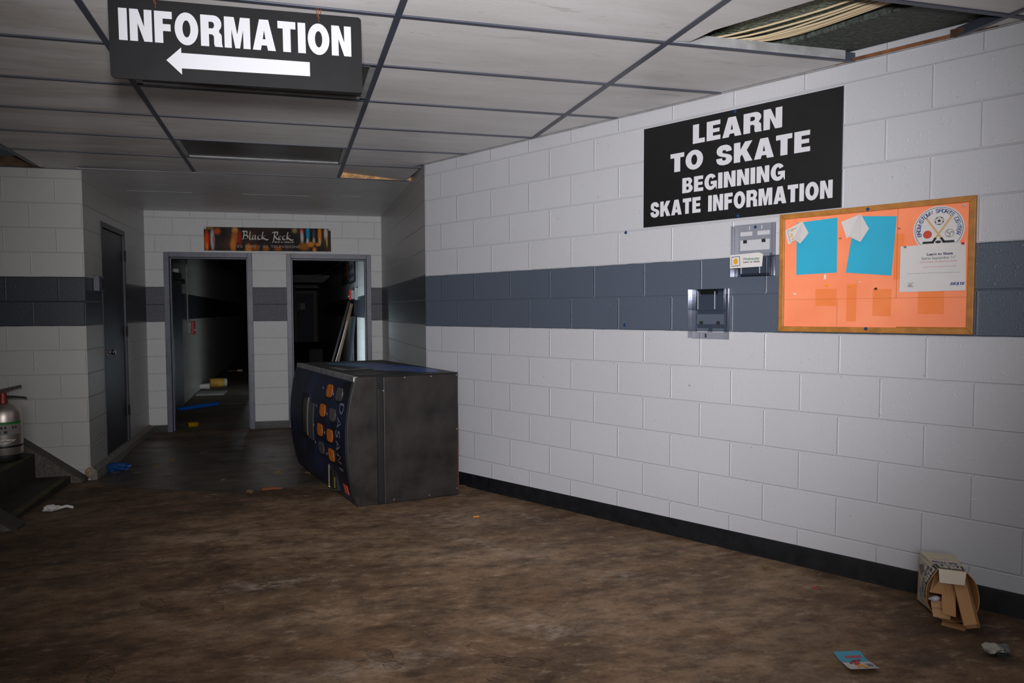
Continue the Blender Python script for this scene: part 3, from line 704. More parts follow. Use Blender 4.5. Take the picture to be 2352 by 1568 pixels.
# ------------------------------------------------------------------ hanging INFORMATION sign
e = empty('hanging_sign', GF @ Matrix.Translation((-1.063, -.004, 2.205)) @ Matrix.Rotation(-.0105, 4, 'Y'))
tag(e, 'black INFORMATION sign with a white left arrow hung from the ceiling grid', 'sign')
M_signedge = pm('sign_edge', (92, 88, 84), .6)
MB().prism(rrect(0, .918, 0, .2945, .014), 0, .007).build('board', pm('sign_face', (24, 24, 25), .55, var=.18, vscale=5, spec=.12), e)
m = flat(); letters(m, 'INFORMATION', .034, .877, .139, .116, -.0012)
M_sw = pm('sign_white', (178, 178, 182), .55, spec=.2)
part_label(m.build('lettering', M_sw, e), 'white INFORMATION lettering')
m = flat(); m.poly([[(.193, .077), (.246, .127), (.246, .107), (.715, .106), (.715, .052), (.246, .050), (.246, .027)]], -.0012)
part_label(m.build('arrow', M_sw, e), 'white arrow pointing left')
M_wire = pm('copper_wire', (150, 86, 56), .45, .5)
for x in (.165, .756):
    m = MB(); zz = .3345
    m.tube([(x - .012, .002, zz), (x - .010, -.004, .30), (x - .006, -.006, .281), (x + .002, -.002, .280), (x + .006, .010, .29), (x + .006, .010, zz)], .0013, 6)
    m.tube([(x + .006, .0, zz), (x - .004, -.006, .318), (x - .002, -.007, .26)], .001, 6)
    m.build('hanging_wire', M_wire, e, smooth=True)

# ------------------------------------------------------------------ LEARN TO SKATE sign
e = empty('wall_sign', WF @ Matrix.Translation((2.165, -.008, 1.841))); tag(e, 'big black LEARN TO SKATE sign high on the right block wall', 'sign')
MB().box(0, 1.174, 0, .006, 0, .586).build('board', M_black, e, bevel=.0012)
m = flat(); y = -.0012
letters(m, 'LEARN', .338, .866, .443, .106, y); letters(m, 'TO', .190, .405, .301, .106, y, gap=.06); letters(m, 'SKATE', .488, 1.015, .298, .106, y)
letters(m, 'BEGINNING', .271, .885, .173, .086, y); letters(m, 'SKATE', .052, .392, .054, .088, y); letters(m, 'INFORMATION', .440, 1.131, .052, .089, y)
part_label(m.build('lettering', M_white, e), 'white lettering in four lines')
def screw_on(e, x, z, y=-.002, r=.009, name='screw', mat=None):
    o = MB().lathe([(r, 0), (r, .002), (r * .75, .0045), (r * .3, .005), (0, .005)], 14, lambda a, b, c: (x + a, y - c, z + b)).build(name, mat or M_bluescrew, e, smooth=True); return o
screw_on(e, .600, .573); screw_on(e, .624, .011)
for s, z, lab in ((2.03, 1.823, 'blue plastic wall plug on the pale blocks left of the black sign'), (2.026, 1.252, 'blue plastic wall plug low on the dark stripe')):
    e2 = empty('wall_plug', WF @ Matrix.Translation((s, -.001, z))); tag(e2, lab, 'wall plug')
    MB().lathe([(.010, 0), (.010, .003), (.006, .006), (0, .006)], 12, lambda a, b, c: (a, -c, b)).build('collar', M_bluescrew, e2, smooth=True)
    MB().lathe([(.003, .0), (.003, .012), (0, .012)], 8, lambda a, b, c: (a, -c, b)).build('nail', M_dkmetal, e2)

# ------------------------------------------------------------------ bulletin board
S0, Z0b = 3.031, 1.230; BW, BH = .887, .604
e = empty('bulletin_board', WF @ Matrix.Translation((S0, -.022, Z0b))); tag(e, 'oak framed bulletin board covered in orange paper on the right wall', 'bulletin board')
m = MB(); fw = .027
m.prism([(0, 0), (BW, 0), (BW - fw, fw), (fw, fw)], 0, .022); m.prism([(0, BH), (fw, BH - fw), (BW - fw, BH - fw), (BW, BH)], 0, .022)
m.prism([(0, 0), (fw, fw), (fw, BH - fw), (0, BH)], 0, .022); m.prism([(BW, 0), (BW, BH), (BW - fw, BH - fw), (BW - fw, fw)], 0, .022)
m.build('frame', M_wood, e, bevel=.003)
MB().box(fw - .01, BW - fw + .01, .012, .02, fw - .01, BH - fw + .01).build('backing', pm('cork', (160, 100, 40), .9), e)
def orange_mat():
    t = NT('faded_orange_paper'); b = t.b
    tc = t.n('ShaderNodeTexCoord').outputs['Object']
    sep = t.n('ShaderNodeSeparateXYZ'); t.l(tc, sep.inputs[0])
    c = t.ramp(t.noise(tc, 3.5, 4), [(.3, col(244, 132, 88)), (.7, col(255, 150, 106))])
    # unfaded rectangles where notices used to hang
    for (x0, x1, z0, z1) in ((.19, .295, .13, .215), (.343, .39, .055, .235), (.465, .548, .08, .208), (.662, .77, .09, .20), (.555, .60, .25, .46)):
        f = t.math('MULTIPLY', t.math('MULTIPLY', t.math('GREATER_THAN', sep.outputs['X'], x0), t.math('LESS_THAN', sep.outputs['X'], x1)), t.math('MULTIPLY', t.math('GREATER_THAN', sep.outputs['Z'], z0), t.math('LESS_THAN', sep.outputs['Z'], z1)))
        c = t.mix(t.math('MULTIPLY', f, t.math('MULTIPLY_ADD', t.noise(tc, 12, 3), .5, .45)), c, col(236, 122, 44))
    t.l(c, b.inputs['Base Color']); b.inputs['Roughness'].default_value = .75
    return t.m
M_orange = orange_mat()
xs = [fw - .004, .2985, .569, BW - fw + .004]; zs = [fw - .002, .165, BH - fw + .004]
k = 0
for i in range(3):
    for j in range(2):
        yy = .0105 - .0006 * ((i + j) % 2)
        MB().box(xs[i] + .0012, xs[i + 1] + (.004 if (i + j) % 2 else 0) - .0008, yy, yy + .0008, zs[j] + (.006 if (i == 2 and j == 0) else 0), zs[j + 1] - .0012).build('orange_sheet', M_orange, e)
for (x, z) in ((.439, .588), (.441, .020)): screw_on(e, x, z, -.0005, .008)
# items pinned on the board; each stands in front of the orange paper
def onboard(s, z, d=0.0): return WF @ Matrix.Translation((s, -.0135 - d, z))
def sheet(name, pts, mat, label, cat, d=0.0, group=None, curl=0.0):
    cx = sum(p[0] for p in pts) / len(pts); cz = sum(p[1] for p in pts) / len(pts)
    o = MB().prism([(a - cx, b - cz) for a, b in pts], -.0006 , 0).build(name, mat); o.matrix_world = onboard(cx, cz, d)
    return tag(o, label, cat, group)
sheet('blue_paper', [(3.121, 1.520), (3.326, 1.524), (3.324, 1.793), (3.119, 1.784)], M_blue_paper, 'upright blank turquoise sheet, left one on the orange board', 'paper')
sheet('blue_paper', [(3.369, 1.522), (3.578, 1.500), (3.596, 1.774), (3.404, 1.792), (3.395, 1.70)], M_blue_paper, 'tilted blank turquoise sheet, right one on the orange board', 'paper', .0)
def folded(name, base, flap, label, d):
    cx, cz = base[0]
    e = empty(name, onboard(cx, cz, d)); tag(e, label, 'paper')
    MB().prism([(a - cx, b - cz) for a, b in base], -.0006, 0).build('sheet', M_paper, e)
    vs = [(a - cx, -.001 - t, b - cz) for a, b, t in flap]; n = len(vs)
    MB().add(vs + [(x, y - .0006, z) for x, y, z in vs], [tuple(range(n)), tuple(range(2 * n - 1, n - 1, -1))] + [(i, (i + 1) % n, (i + 1) % n + n, i + n) for i in range(n)]).build('curled_flap', M_paper, e)
    return e
e1 = folded('torn_card', [(3.061, 1.750), (3.150, 1.790), (3.165, 1.75), (3.120, 1.705), (3.085, 1.680), (3.075, 1.68)], [(3.150, 1.790, 0), (3.188, 1.728, .012), (3.176, 1.708, .014), (3.146, 1.676, .014), (3.105, 1.706, .001)], 'folded white card with a printed corner beside the left turquoise sheet', .0018)
m = flat(); M_gold = pm('gold_ink', (206, 150, 30), .7); M_ink = pm('black_ink', (34, 34, 38), .7)
stroke(m, [(.012, -.006), (.026, -.060), (.048, -.058)], .0016, -.0010, sm=False); stroke(m, [(.010, -.004), (.062, .010)], .0016, -.0010, sm=False); m.build('printed_box', M_ink, e1)
m = flat()
for q in ([(.030, -.008), (.043, .004)], [(.026, -.022), (.040, -.022)], [(.034, -.052), (.050, -.036)], [(.040, -.030), (.024, -.034)]): stroke(m, q, .005, -.0010, sm=False)
m.build('printed_strokes', M_gold, e1)
folded('torn_card', [(3.343, 1.770), (3.432, 1.798), (3.44, 1.76), (3.39, 1.70), (3.371, 1.688)], [(3.425, 1.796, 0), (3.438, 1.796, .004), (3.480, 1.724, .014), (3.441, 1.664, .014), (3.383, 1.695, .002)], 'folded blank white card at the corner of the right turquoise sheet', .0018)
def stroke_text(m, s, cx, cz, r, a0, a1, h, y):
    n = len(s)
    for i, ch in enumerate(s):
        if ch == ' ': continue
        a = math.radians(a0 + (a1 - a0) * i / (n - 1)); ca, sa = math.cos(a), math.sin(a)
        loops = G2[ch]; wd = h * .72
        for st_ in loops:
            P = []
            for u, v in st_:
                uu = (u - .5 + .18 * (v - .5)) * wd; vv = r + (v - .5) * h
                P.append((cx + vv * ca + uu * sa, cz + vv * sa - uu * ca))
            stroke(m, P, h * .24, y, sm=False)
G2 = {'B': [[(0, 0), (0, 1), (.9, 1), (.9, .5), (0, .5)], [(.9, .5), (1, .4), (1, 0), (0, 0)]], 'R': [[(0, 0), (0, 1), (1, 1), (1, .5), (0, .5)], [(.5, .5), (1, 0)]], 'O': [[(0, 0), (0, 1), (1, 1), (1, 0), (0, 0)]], 'W': [[(0, 1), (0, 0), (1, 0), (1, 1)], [(.5, 0), (.5, .7)]], 'N': [[(0, 0), (0, 1), (1, 0), (1, 1)]], 'S': [[(1, 1), (0, 1), (0, .5), (1, .5), (1, 0), (0, 0)]], 'T': [[(0, 1), (1, 1)], [(.5, 1), (.5, 0)]], 'P': [[(0, 0), (0, 1), (1, 1), (1, .45), (0, .45)]], 'C': [[(1, 1), (0, 1), (0, 0), (1, 0)]], 'E': [[(1, 1), (0, 1), (0, 0), (1, 0)], [(0, .5), (.8, .5)]], 'K': [[(0, 0), (0, 1)], [(1, 1), (0, .5), (1, 0)]], 'A': [[(0, 0), (0, 1), (1, 1), (1, 0)], [(0, .45), (1, .45)]]}
M_navyink = pm('navy_ink', (34, 62, 120), .7); M_redink = pm('brick_red_ink', (186, 66, 44), .7); M_tan = pm('tan_ink', (196, 160, 112), .7); M_greyink = pm('grey_ink', (130, 124, 122), .7)
def emblem(e, cx, cz, r, y, small=False):
    """round sports-centre emblem; y = depth of the ink in front of the paper"""
    m = flat(); m.poly([ring(cx, cz, r * .945, r * .945, 48), ring(cx, cz, r * .925, r * .925, 48)], y); m.build('ring_line', M_navyink if not small else M_greyink, e)
    if not small:
        m = flat(); stroke_text(m, 'BROWNSTOWN SPORTS CENTER', cx, cz, r * .79, 196, -16, r * .145, y); part_label(m.build('lettering', M_navyink, e), 'dark blue lettering round the rim')
    m = flat()
    for sg in (-1, 1): stroke(m, [(cx + sg * r * .50, cz + r * .52), (cx - sg * r * .10, cz - r * .36)], r * .085, y - (.0003 if sg > 0 else 0), sm=False)
    m.build('crossed_sticks', M_tan if not small else M_ink, e)
    m = flat()
    for sg in (-1, 1):
        stroke(m, [(cx - sg * r * .10, cz - r * .36), (cx - sg * r * .22, cz - r * .555)], r * .10, y - .0002, sm=False)
        m.poly([[(cx - sg * r * .16, cz - r * .60), (cx - sg * r * .20, cz - r * .50), (cx - sg * r * .60, cz - r * .50), (cx - sg * r * .64, cz - r * .60)]], y - .0002)
    m.poly([ring(cx, cz - r * .545, r * .115, r * .06, 20)], y - .0004); m.build('stick_blades', M_ink, e)
    m = flat(); m.poly([ring(cx - r * .43, cz - r * .20, r * .175, r * .175, 26)], y); m.build('red_ball', M_redink, e)
    m = flat(); bx, bz, br = cx + r * .02, cz + r * .36, r * .18
    m.poly([ring(bx, bz, br, br, 28), ring(bx, bz, br * .9, br * .9, 28)], y); m.poly([ring(bx, bz, br * .36, br * .36, 5, PI / 2)], y)
    if not small:
        for q in range(5):
            a = PI / 2 + q * 2 * PI / 5; stroke(m, [(bx + br * .36 * math.cos(a), bz + br * .36 * math.sin(a)), (bx + br * .68 * math.cos(a), bz + br * .68 * math.sin(a))], br * .07, y, sm=False)
            a += PI / 5; m.poly([[(bx + br * .95 * math.cos(a + d), bz + br * .95 * math.sin(a + d)) for d in (-.32, .32)] + [(bx + br * .66 * math.cos(a), bz + br * .66 * math.sin(a))]], y)
    m.build('football', M_ink, e)
    m = flat(); bx, bz = cx + r * .43, cz - r * .20
    m.poly([ring(bx, bz, br, br, 28), ring(bx, bz, br * .88, br * .88, 28)], y)
    if not small:
        for q in range(3):
            a = q * 2 * PI / 3
            for k_ in (.0, .3, -.3): stroke(m, [(bx + br * .15 * k_, bz), (bx + br * .5 * math.cos(a + .7 + k_), bz + br * .5 * math.sin(a + .7 + k_)), (bx + br * .92 * math.cos(a + k_), bz + br * .92 * math.sin(a + k_))], br * .08, y)
    m.build('volleyball', M_greyink, e)
e = empty('round_poster', onboard(3.772, 1.699)); tag(e, 'round white sports centre poster with crossed hockey sticks, top right of the board', 'poster')
MB().prism(ring(0, 0, .1035, .1035, 56), -.0006, 0).build('paper_disc', M_paper, e)
emblem(e, 0, 0, .1035, -.0010)
e = empty('flyer', WF @ Matrix.Translation((3.616, -.0160, 1.4215))); tag(e, 'white Learn to Skate flyer pinned below the round poster', 'flyer')
MB().prism([(0, 0), (.269, .002), (.266, .213), (.0, .2105)], -.0006, 0).build('sheet', M_paper, e)
y = -.0011
m = flat(); text_mesh(m, 'Learn to Skate', .112, .216, .1625, .0115, y, bold=.03); m.build('heading', pm('violet_ink', (48, 36, 92), .7), e)
m = flat(); text_mesh(m, 'Starts September 11', .090, .222, .1445, .0125, y, bold=.004); text_mesh(m, 'th', .224, .231, .153, .004, y); m.build('date_line', pm('soft_black_ink', (84, 82, 84), .7), e)
m = flat(); text_mesh(m, 'Grab a friend, cool off and join the fun', .084, .234, .1305, .008, y); text_mesh(m, 'All Skaters Welcome! Beginners Encouraged!', .096, .231, .109, .005, y); m.build('red_lines', pm('red_ink', (176, 92, 90), .7), e)
m = flat(); text_mesh(m, 'Register at the rink. Rental skates are available for your session on the day of class at no charge', .032, .246, .0825, .0034, y); m.build('small_print', M_ink, e)
m = flat(); letters(m, 'SKATE', .207, .262, .0265, .0125, y, sk=.3); text_mesh(m, 'LEARN TO', .226, .248, .0405, .0025, y); text_mesh(m, 'USA', .232, .242, .021, .003, y); m.build('blue_logo', M_navyink, e)
emblem(e, .047, .034, .0175, y, True)
def pin(s, z, mat, label, d=.0, grp=None, r=.0055):
    e = empty('push_pin', onboard(s, z, d)); tag(e, label, 'push pin', grp)
    MB().lathe([(r, 0), (r, .002), (r * .55, .004), (r * .5, .009), (r * .95, .011), (r * .9, .013), (0, .013)], 14, lambda a, b, c: (a, -c, b)).build('head', mat, e, smooth=True)
    MB().lathe([(.0006, 0), (.0006, .006), (0, .006)], 6, lambda a, b, c: (a, c, b)).build('point', M_chrome, e)
M_pw = pm('white_pin', (225, 222, 215), .35); M_py = pm('yellow_pin', (225, 170, 20), .35)
pin(3.283, 1.463, M_py, 'yellow push pin below the left turquoise sheet'); pin(3.395, 1.456, M_py, 'small yellow push pin below the right turquoise sheet', r=.0042)
pin(3.512, 1.440, pm('brown_pin', (70, 40, 24), .4), 'dark brown push pin on the bare orange paper'); pin(3.872, 1.629, M_red, 'red push pin at the top right corner of the flyer', .004)
pin(3.874, 1.794, pm('clear_pin', (190, 186, 180), .2), 'clear push pin in the top right corner of the board'); pin(3.117, 1.423, M_pw, 'white push pin near the lower left of the board', r=.0045)
pin(3.638, 1.628, pm('grey_pin', (120, 118, 118), .3), 'grey push pin at the top left corner of the flyer', .004, r=.0045)
pin(3.610, 1.716, pm('bent_pin', (160, 150, 140), .3, .5), 'metal push pin left of the round poster', r=.004); pin(3.343, 1.69, pm('steel_pin', (170, 160, 150), .3, .5), 'metal push pin between the two turquoise sheets', r=.004)
pin(3.437, 1.458 + .015, M_pw, 'tiny white push pin right of the yellow ones', r=.0032)
# small white tree-shaped scrap below the left sheet
o = MB().prism([(0, 0), (.012, 0), (.012, .003), (.008, .004), (.012, .012), (.006, .028), (0, .012), (.004, .004), (0, .003)], -.001, 0).build('paper_scrap', M_pw); o.matrix_world = onboard(3.262, 1.493)
tag(o, 'tiny white pointed paper scrap just under the left turquoise sheet', 'paper scrap')

# ------------------------------------------------------------------ clear brochure holders
def holder(s, z, wd, ht, label, upside):
    e = empty('brochure_holder', WF @ Matrix.Translation((s, -.002, z))); tag(e, label, 'brochure holder')
    fz = (lambda q: ht - q) if upside else (lambda q: q)
    def bx(m, x0, x1, y0, y1, a, b):
        a, b = fz(a), fz(b); m.box(x0, x1, y0, y1, min(a, b), max(a, b))
    m = MB(); t = .003
    bx(m, 0, wd, -t, 0, .86 * ht, ht); bx(m, 0, .14 * wd, -t, 0, 0, .86 * ht); bx(m, .86 * wd, wd, -t, 0, 0, .86 * ht); bx(m, .14 * wd, .86 * wd, -t, 0, 0, .06 * ht); bx(m, .14 * wd, .86 * wd, -t, 0, .42 * ht, .5 * ht); bx(m, .14 * wd, .86 * wd, -t, 0, .70 * ht, .78 * ht); bx(m, .44 * wd, .56 * wd, -t, 0, .78 * ht, .86 * ht)
    m.build('back_plate', M_clear, e)
    for x in (0, wd - t):
        m = MB(); bx(m, x, x + t, -.042, -t, 0, ht * .98); m.build('side_wall', M_clear, e)
    m = MB(); bx(m, 0, wd, -.042, -.042 + t, 0, .42 * ht); m.build('front_pocket', M_clear, e)
    m = MB(); bx(m, 0, wd, -.042, 0, 0, t); m.build('floor_plate', M_clear, e)
    for x in (.27, .72):
        m = MB(); bx(m, (x - .045) * wd, (x + .045) * wd, -.006, -.0045, .64 * ht, .70 * ht); m.build('latch', M_void, e)
        m = MB(); bx(m, x * wd - .0015, x * wd + .0015, -.044, -.042, .05 * ht, .4 * ht); m.build('rib', pm('clear_rib', (190, 192, 198), .3), e)
    return e
e = holder(2.767, 1.522, .236, .28, 'upper clear brochure holder with a Wednesday card in its pocket', False); screw_on(e, .122, .262, -.004, .008)
for x in (.088, .158): MB().box(x - .002, x + .002, -.0045, -.003, .25, .268).build('keyhole', M_white, e)
e = holder(2.504, 1.179, .236, .281, 'lower empty clear brochure holder fixed upside down on the dark stripe', True)
MB().box(.058, .166, -.0048, -.0032, .253, .279).build('label_strip', pm('black_label', (20, 20, 16), .5), e); MB().box(.112, .120, -.044, -.042, .012, .032).build('catch', M_void, e)
e = empty('printed_card', WF @ Matrix.Translation((2.766, -.047, 1.567))); tag(e, 'small white Wednesday card tucked in the upper clear holder', 'card')
MB().prism([(0, 0), (.185, .003), (.190, .068), (.166, .078), (0, .072)], -.0006, 0).build('card', M_paper, e)
m = flat(); text_mesh(m, 'Wednesday', .076, .172, .041, .0135, -.0011, bold=.02); m.build('heading', pm('green_ink', (44, 110, 50), .7), e)
m = flat(); text_mesh(m, 'Learn to Skate', .078, .172, .027, .009, -.0011, bold=.03); m.build('text_line', M_ink, e)
m = flat(); m.poly([[(.010, .010), (.060, .012), (.058, .064), (.009, .062)], [(.012, .013), (.057, .015), (.055, .061), (.011, .059)]], -.0011); m.build('picture_border', M_ink, e)
m = flat(); m.poly([ring(.034, .037, .013, .016, 20)], -.0011); m.build('picture', M_gold, e)

# ------------------------------------------------------------------ banner over the doors
e = empty('banner', frame((-1.094, Yb - .006, 2.073), (1, 0, .007), (0, 1, 0))); tag(e, 'dark bar and grill banner of blurred bottles above the two doorways', 'banner')
def banner_mat():
    t = NT('banner_print'); b = t.b; tc = t.n('ShaderNodeTexCoord').outputs['Object']
    mp = t.n('ShaderNodeMapping'); mp.inputs['Scale'].default_value = (1, 1, .55); t.l(tc, mp.inputs['Vector'])
    c = t.ramp(t.noise(mp.outputs['Vector'], 6, 3), [(.35, col(24, 22, 22)), (.6, col(58, 46, 40)), (.75, col(84, 52, 34))])
    def blob(x, z, rx, rz, cc, s=1.0):
        m = t.n('ShaderNodeMapping', vector_type='TEXTURE'); m.inputs['Location'].default_value = (x, 0, z); m.inputs['Scale'].default_value = (rx, 10, rz)
        t.l(tc, m.inputs['Vector']); g = t.n('ShaderNodeTexGradient', gradient_type='SPHERICAL'); t.l(m.outputs['Vector'], g.inputs['Vector'])
        nonlocal c
        c = t.mix(t.math('MULTIPLY', g.outputs['Fac'], 1.7 * s, clamp=True), c, col(*cc))
    B = [(.03, .11, .035, .16, (214, 70, 14)), (.03, .05, .02, .06, (230, 120, 30)), (.095, .13, .03, .16, (190, 178, 178)), (.105, .13, .012, .1, (170, 90, 90)), (.15, .23, .05, .05, (176, 76, 22)), (.35, .245, .045, .05, (200, 140, 80)), (.345, .16, .05, .10, (170, 100, 40)), (.325, .07, .045, .10, (206, 120, 50)), (.40, .15, .03, .12, (150, 40, 30)), (.50, .03, .05, .07, (206, 116, 40)), (.58, .04, .06, .05, (150, 86, 30)), (.70, .03, .05, .04, (150, 86, 30)), (.84, .03, .06, .04, (140, 76, 24)),
         (1.12, .24, .03, .05, (180, 70, 60)), (1.125, .17, .025, .10, (190, 176, 178)), (1.195, .22, .028, .14, (22, 140, 176)), (1.19, .12, .02, .05, (190, 180, 170)), (1.265, .2, .02, .1, (80, 70, 80)), (1.265, .13, .02, .05, (180, 160, 120)), (1.335, .20, .028, .14, (206, 126, 30)), (1.335, .12, .02, .06, (190, 160, 120)), (1.41, .22, .03, .10, (196, 176, 172)), (1.42, .12, .015, .08, (170, 150, 70)), (1.15, .06, .09, .06, (150, 92, 30)), (1.23, .085, .05, .04, (206, 124, 40)), (1.31, .085, .04, .03, (206, 124, 40)), (1.27, .02, .03, .04, (206, 124, 50)), (1.04, .25, .04, .04, (140, 120, 70)), (.06, .27, .06, .03, (120, 100, 40))]
    for q in B: blob(*q)
    t.l(c, b.inputs['Base Color']); b.inputs['Roughness'].default_value = .6; b.inputs['Specular IOR Level'].default_value = .12; return t.m
MB().box(0, 1.468, 0, .003, 0, .280).build('cloth', banner_mat(), e)
M_bt = pm('banner_text', (190, 184, 176), .5)
m = flat(); y = -.0012; ox, oz, sc_ = .432, .135, .0265
def scr(ox, strokes):
    for q_, st_ in enumerate(strokes): stroke(m, [(ox + a * .1, oz + b * .1) for a, b in st_], .011, y - .0004 * q_, nib=.85)
scr(.43, [[(.02, .93), (.22, 1.0), (.20, .5), (.08, .02)], [(.2, .98), (.55, .95), (.52, .62), (.22, .52)], [(.22, .52), (.62, .45), (.58, .14), (.02, .06)]])
scr(.515, [[(.10, .98), (.0, .2), (.08, .02), (.2, .08)]])
scr(.545, [[(.36, .5), (.16, .52), (.02, .2), (.1, .02), (.3, .28), (.38, .5), (.33, .12), (.44, .04)]])
scr(.605, [[(.36, .48), (.16, .5), (.04, .22), (.14, .04), (.36, .1)]])
scr(.655, [[(.16, .95), (.06, .5), (.02, .02)], [(.42, .55), (.1, .28), (.3, .12), (.62, .0), (.78, .06)]])
scr(.775, [[(.0, .82), (.3, .92), (.24, .4), (.14, -.1), (.0, -.36)], [(.28, .9), (.62, .92), (.56, .55), (.26, .44)], [(.30, .46), (.48, .2), (.66, .04)]])
scr(.848, [[(.2, .5), (.04, .3), (.08, .04), (.26, .08), (.34, .36), (.2, .5)]])
scr(.893, [[(.36, .48), (.16, .5), (.04, .22), (.14, .04), (.36, .1)]])
scr(.943, [[(.18, .95), (.08, .5), (.04, .02)], [(.44, .58), (.12, .3), (.32, .12), (.62, -.02), (.82, .06)]])
m.build('script_lettering', M_bt, e)
m = flat(); text_mesh(m, 'BAR & GRILL\u00ae', .800, 1.030, .100, .021, y); m.build('subtitle', M_bt, e)
M_tl = pm('banner_tag', (150, 138, 128), .5)
for nm_, tx_, a_, b_ in (('number_lettering', '32', .368, .432), ('taps_lettering', 'TAPS', .458, .585), ('number_lettering', '32', .662, .726), ('television_lettering', 'TELEVISIONS', .755, 1.098)):
    m = flat(); text_mesh(m, tx_, a_, b_, .040, .030, y); m.build(nm_, M_tl, e)
m = flat(); m.poly([ring(.625, .056, .005, .007, 10)], y); m.build('bullet_dot', M_tl, e)
for x, z in ((.014, .266), (1.455, .268)): MB().poly([ring(x, z, .014, .014, 20), ring(x, z, .006, .006, 20)], -.002).build('eyelet', M_chrome if False else M_white, e)

# ------------------------------------------------------------------ vending machine on its side
VA = math.radians(13.5); VW = Vector((math.cos(VA), math.sin(VA), 0)); VN = Vector((-math.sin(VA), math.cos(VA), 0))
e = empty('vending_machine', frame((.537, 5.231, -.008), VW, VN)); tag(e, 'toppled drinks vending machine lying on its side on the dirty floor', 'vending machine')
VH = .9; VL = 1.66; VD = .585
def grime_mat():
    t = NT('grimy_brown_panel'); b = t.b; tc = t.n('ShaderNodeTexCoord').outputs['Object']
    c = t.ramp(t.noise(tc, 2.6, 6, .65), [(.34, col(14, 12, 12)), (.47, col(29, 24, 22)), (.7, col(38, 32, 28))])
    mp = t.n('ShaderNodeMapping'); mp.inputs['Scale'].default_value = (9, 9, 2.2); t.l(tc, mp.inputs['Vector'])
    c = t.mix(t.ramp(t.noise(mp.outputs['Vector'], 1.3, 5, .7), [(.56, K0), (.68, (.8,) * 3 + (1,))]), c, col(22, 20, 20))
    c = t.mix(t.ramp(t.noise(tc, 30, 4, .7), [(.60, K0), (.75, (.5,) * 3 + (1,))]), c, col(58, 52, 48))
    t.l(c, b.inputs['Base Color']); t.l(t.ramp(t.noise(tc, 5, 4), [(.3, (.38,) * 3 + (1,)), (.7, (.62,) * 3 + (1,))]), b.inputs['Roughness'])
    t.l(t.bump(t.noise(tc, 30, 3), .0008), b.inputs['Normal']); return t.m
M_vcab = grime_mat()
M_vtop = pm('sooty_black_panel', (20, 18, 18), .45, var=.3, vscale=5)
M_vdark = pm('black_trim', (18, 18, 20), .4)
def xf(z): return -.192 - .072 * (1 - ((z - .46) / .46) ** 2)
MB().box(.012, VD, 0, VL, 0, VH - .003).build('cabinet', M_vcab, e, bevel=.006)
m = MB(); N_ = 24
prof = [(xf(VH * i / N_) + .012, VH * i / N_) for i in range(N_ + 1)]
m.prism(prof + [(-.034, VH), (-.034, 0.0)], .004, VL - .004)
m.build('door_body', M_vcab, e, bevel=.003)
MB().box(-.036, .014, .006, VL - .01, .0, VH - .002).build('door_gasket', M_vdark, e)
m = MB(); m.box(-.030, .008, -.004, .006, .01, VH * .905); m.build('door_strip', M_vtop, e, bevel=.002)
# bowed front panel
m = MB(); zz = [.022 + (.868 - .022) * i / 26 for i in range(27)]; Yp = (.022, VL - .02)
vs = []; 
for z in zz: vs += [(xf(z), Yp[0], z), (xf(z), Yp[1], z), (xf(z) + .01, Yp[0], z), (xf(z) + .01, Yp[1], z)]
for i in range(26):
    a, b = 4 * i, 4 * i + 4
    m.f += [(a, b, b + 1, a + 1), (a + 2, a + 3, b + 3, b + 2), (a, a + 2, b + 2, b), (a + 1, b + 1, b + 3, a + 3)]
m.f += [(0, 1, 3, 2), (4 * 26, 4 * 26 + 2, 4 * 26 + 3, 4 * 26 + 1)]; m.v = vs
def navy_mat():
    t = NT('navy_front'); b = t.b; tc = t.n('ShaderNodeTexCoord').outputs['Object']
    c = t.ramp(t.noise(tc, 3.2, 4), [(.35, col(14, 15, 22)), (.55, col(24, 32, 62)), (.72, col(32, 52, 96))])
    t.l(c, b.inputs['Base Color']); b.inputs['Roughness'].default_value = .32; return t.m
part_label(m.build('front_panel', navy_mat(), e, smooth=True), 'glossy navy bowed front panel')
m = MB(); m.box(xf(VH) - .002, xf(VH) + .035, .006, VL - .01, .868, VH + .004); part_label(m.build('edge_trim', pm('scuffed_silver', (196, 194, 196), .35, .8, var=.25, vscale=14), e, bevel=.003), 'scuffed silver trim')
m = MB(); m.prism([(xf(z) - .004, z) for z in zz] + [(xf(z) + .012, z) for z in zz[::-1]], .004, .020); m.build('front_edging', M_vdark, e)
def onfront(d=.0015): return lambda y_, dd, z_: (xf(z_) - d, y_, z_)
def fpoly(name, loops, mat, th=.006, lab=None):
    """raised plate on the bowed front; loops in (y,z)"""
    m = MB(); n = len(loops)
    m.add([(xf(z) - th, yy, z) for yy, z in loops] + [(xf(z) + .002, yy, z) for yy, z in loops], [tuple(range(n)), tuple(range(2 * n - 1, n - 1, -1))] + [(i, i + n, (i + 1) % n + n, (i + 1) % n) for i in range(n)])
    o = m.build(name, mat, e); 
    if lab: part_label(o, lab)
    return o
M_ob = pm('orange_label', (206, 112, 30), .45, var=.12, vscale=8); M_gb = pm('smoky_label', (86, 84, 82), .25, var=.25, vscale=20)
def button(yc, zc, mat, hw=.072, hh=.046):
    yy = [p for p in [(yc + hw * sgn(math.cos(t)) * abs(math.cos(t)) ** .55, zc + hh * sgn(math.sin(t)) * abs(math.sin(t)) ** .55) for t in [2 * PI * i / 24 for i in range(24)]]]
    fpoly('button_surround', [(yc + (a - yc) * 1.13 , zc - .012 + (b - zc) * 1.15) for a, b in yy], M_vdark, .002)
    return fpoly('selection_button', yy, mat, .0045, 'orange selection label' if mat is M_ob else 'grey empty selection label')
def sgn(v): return 1 if v >= 0 else -1
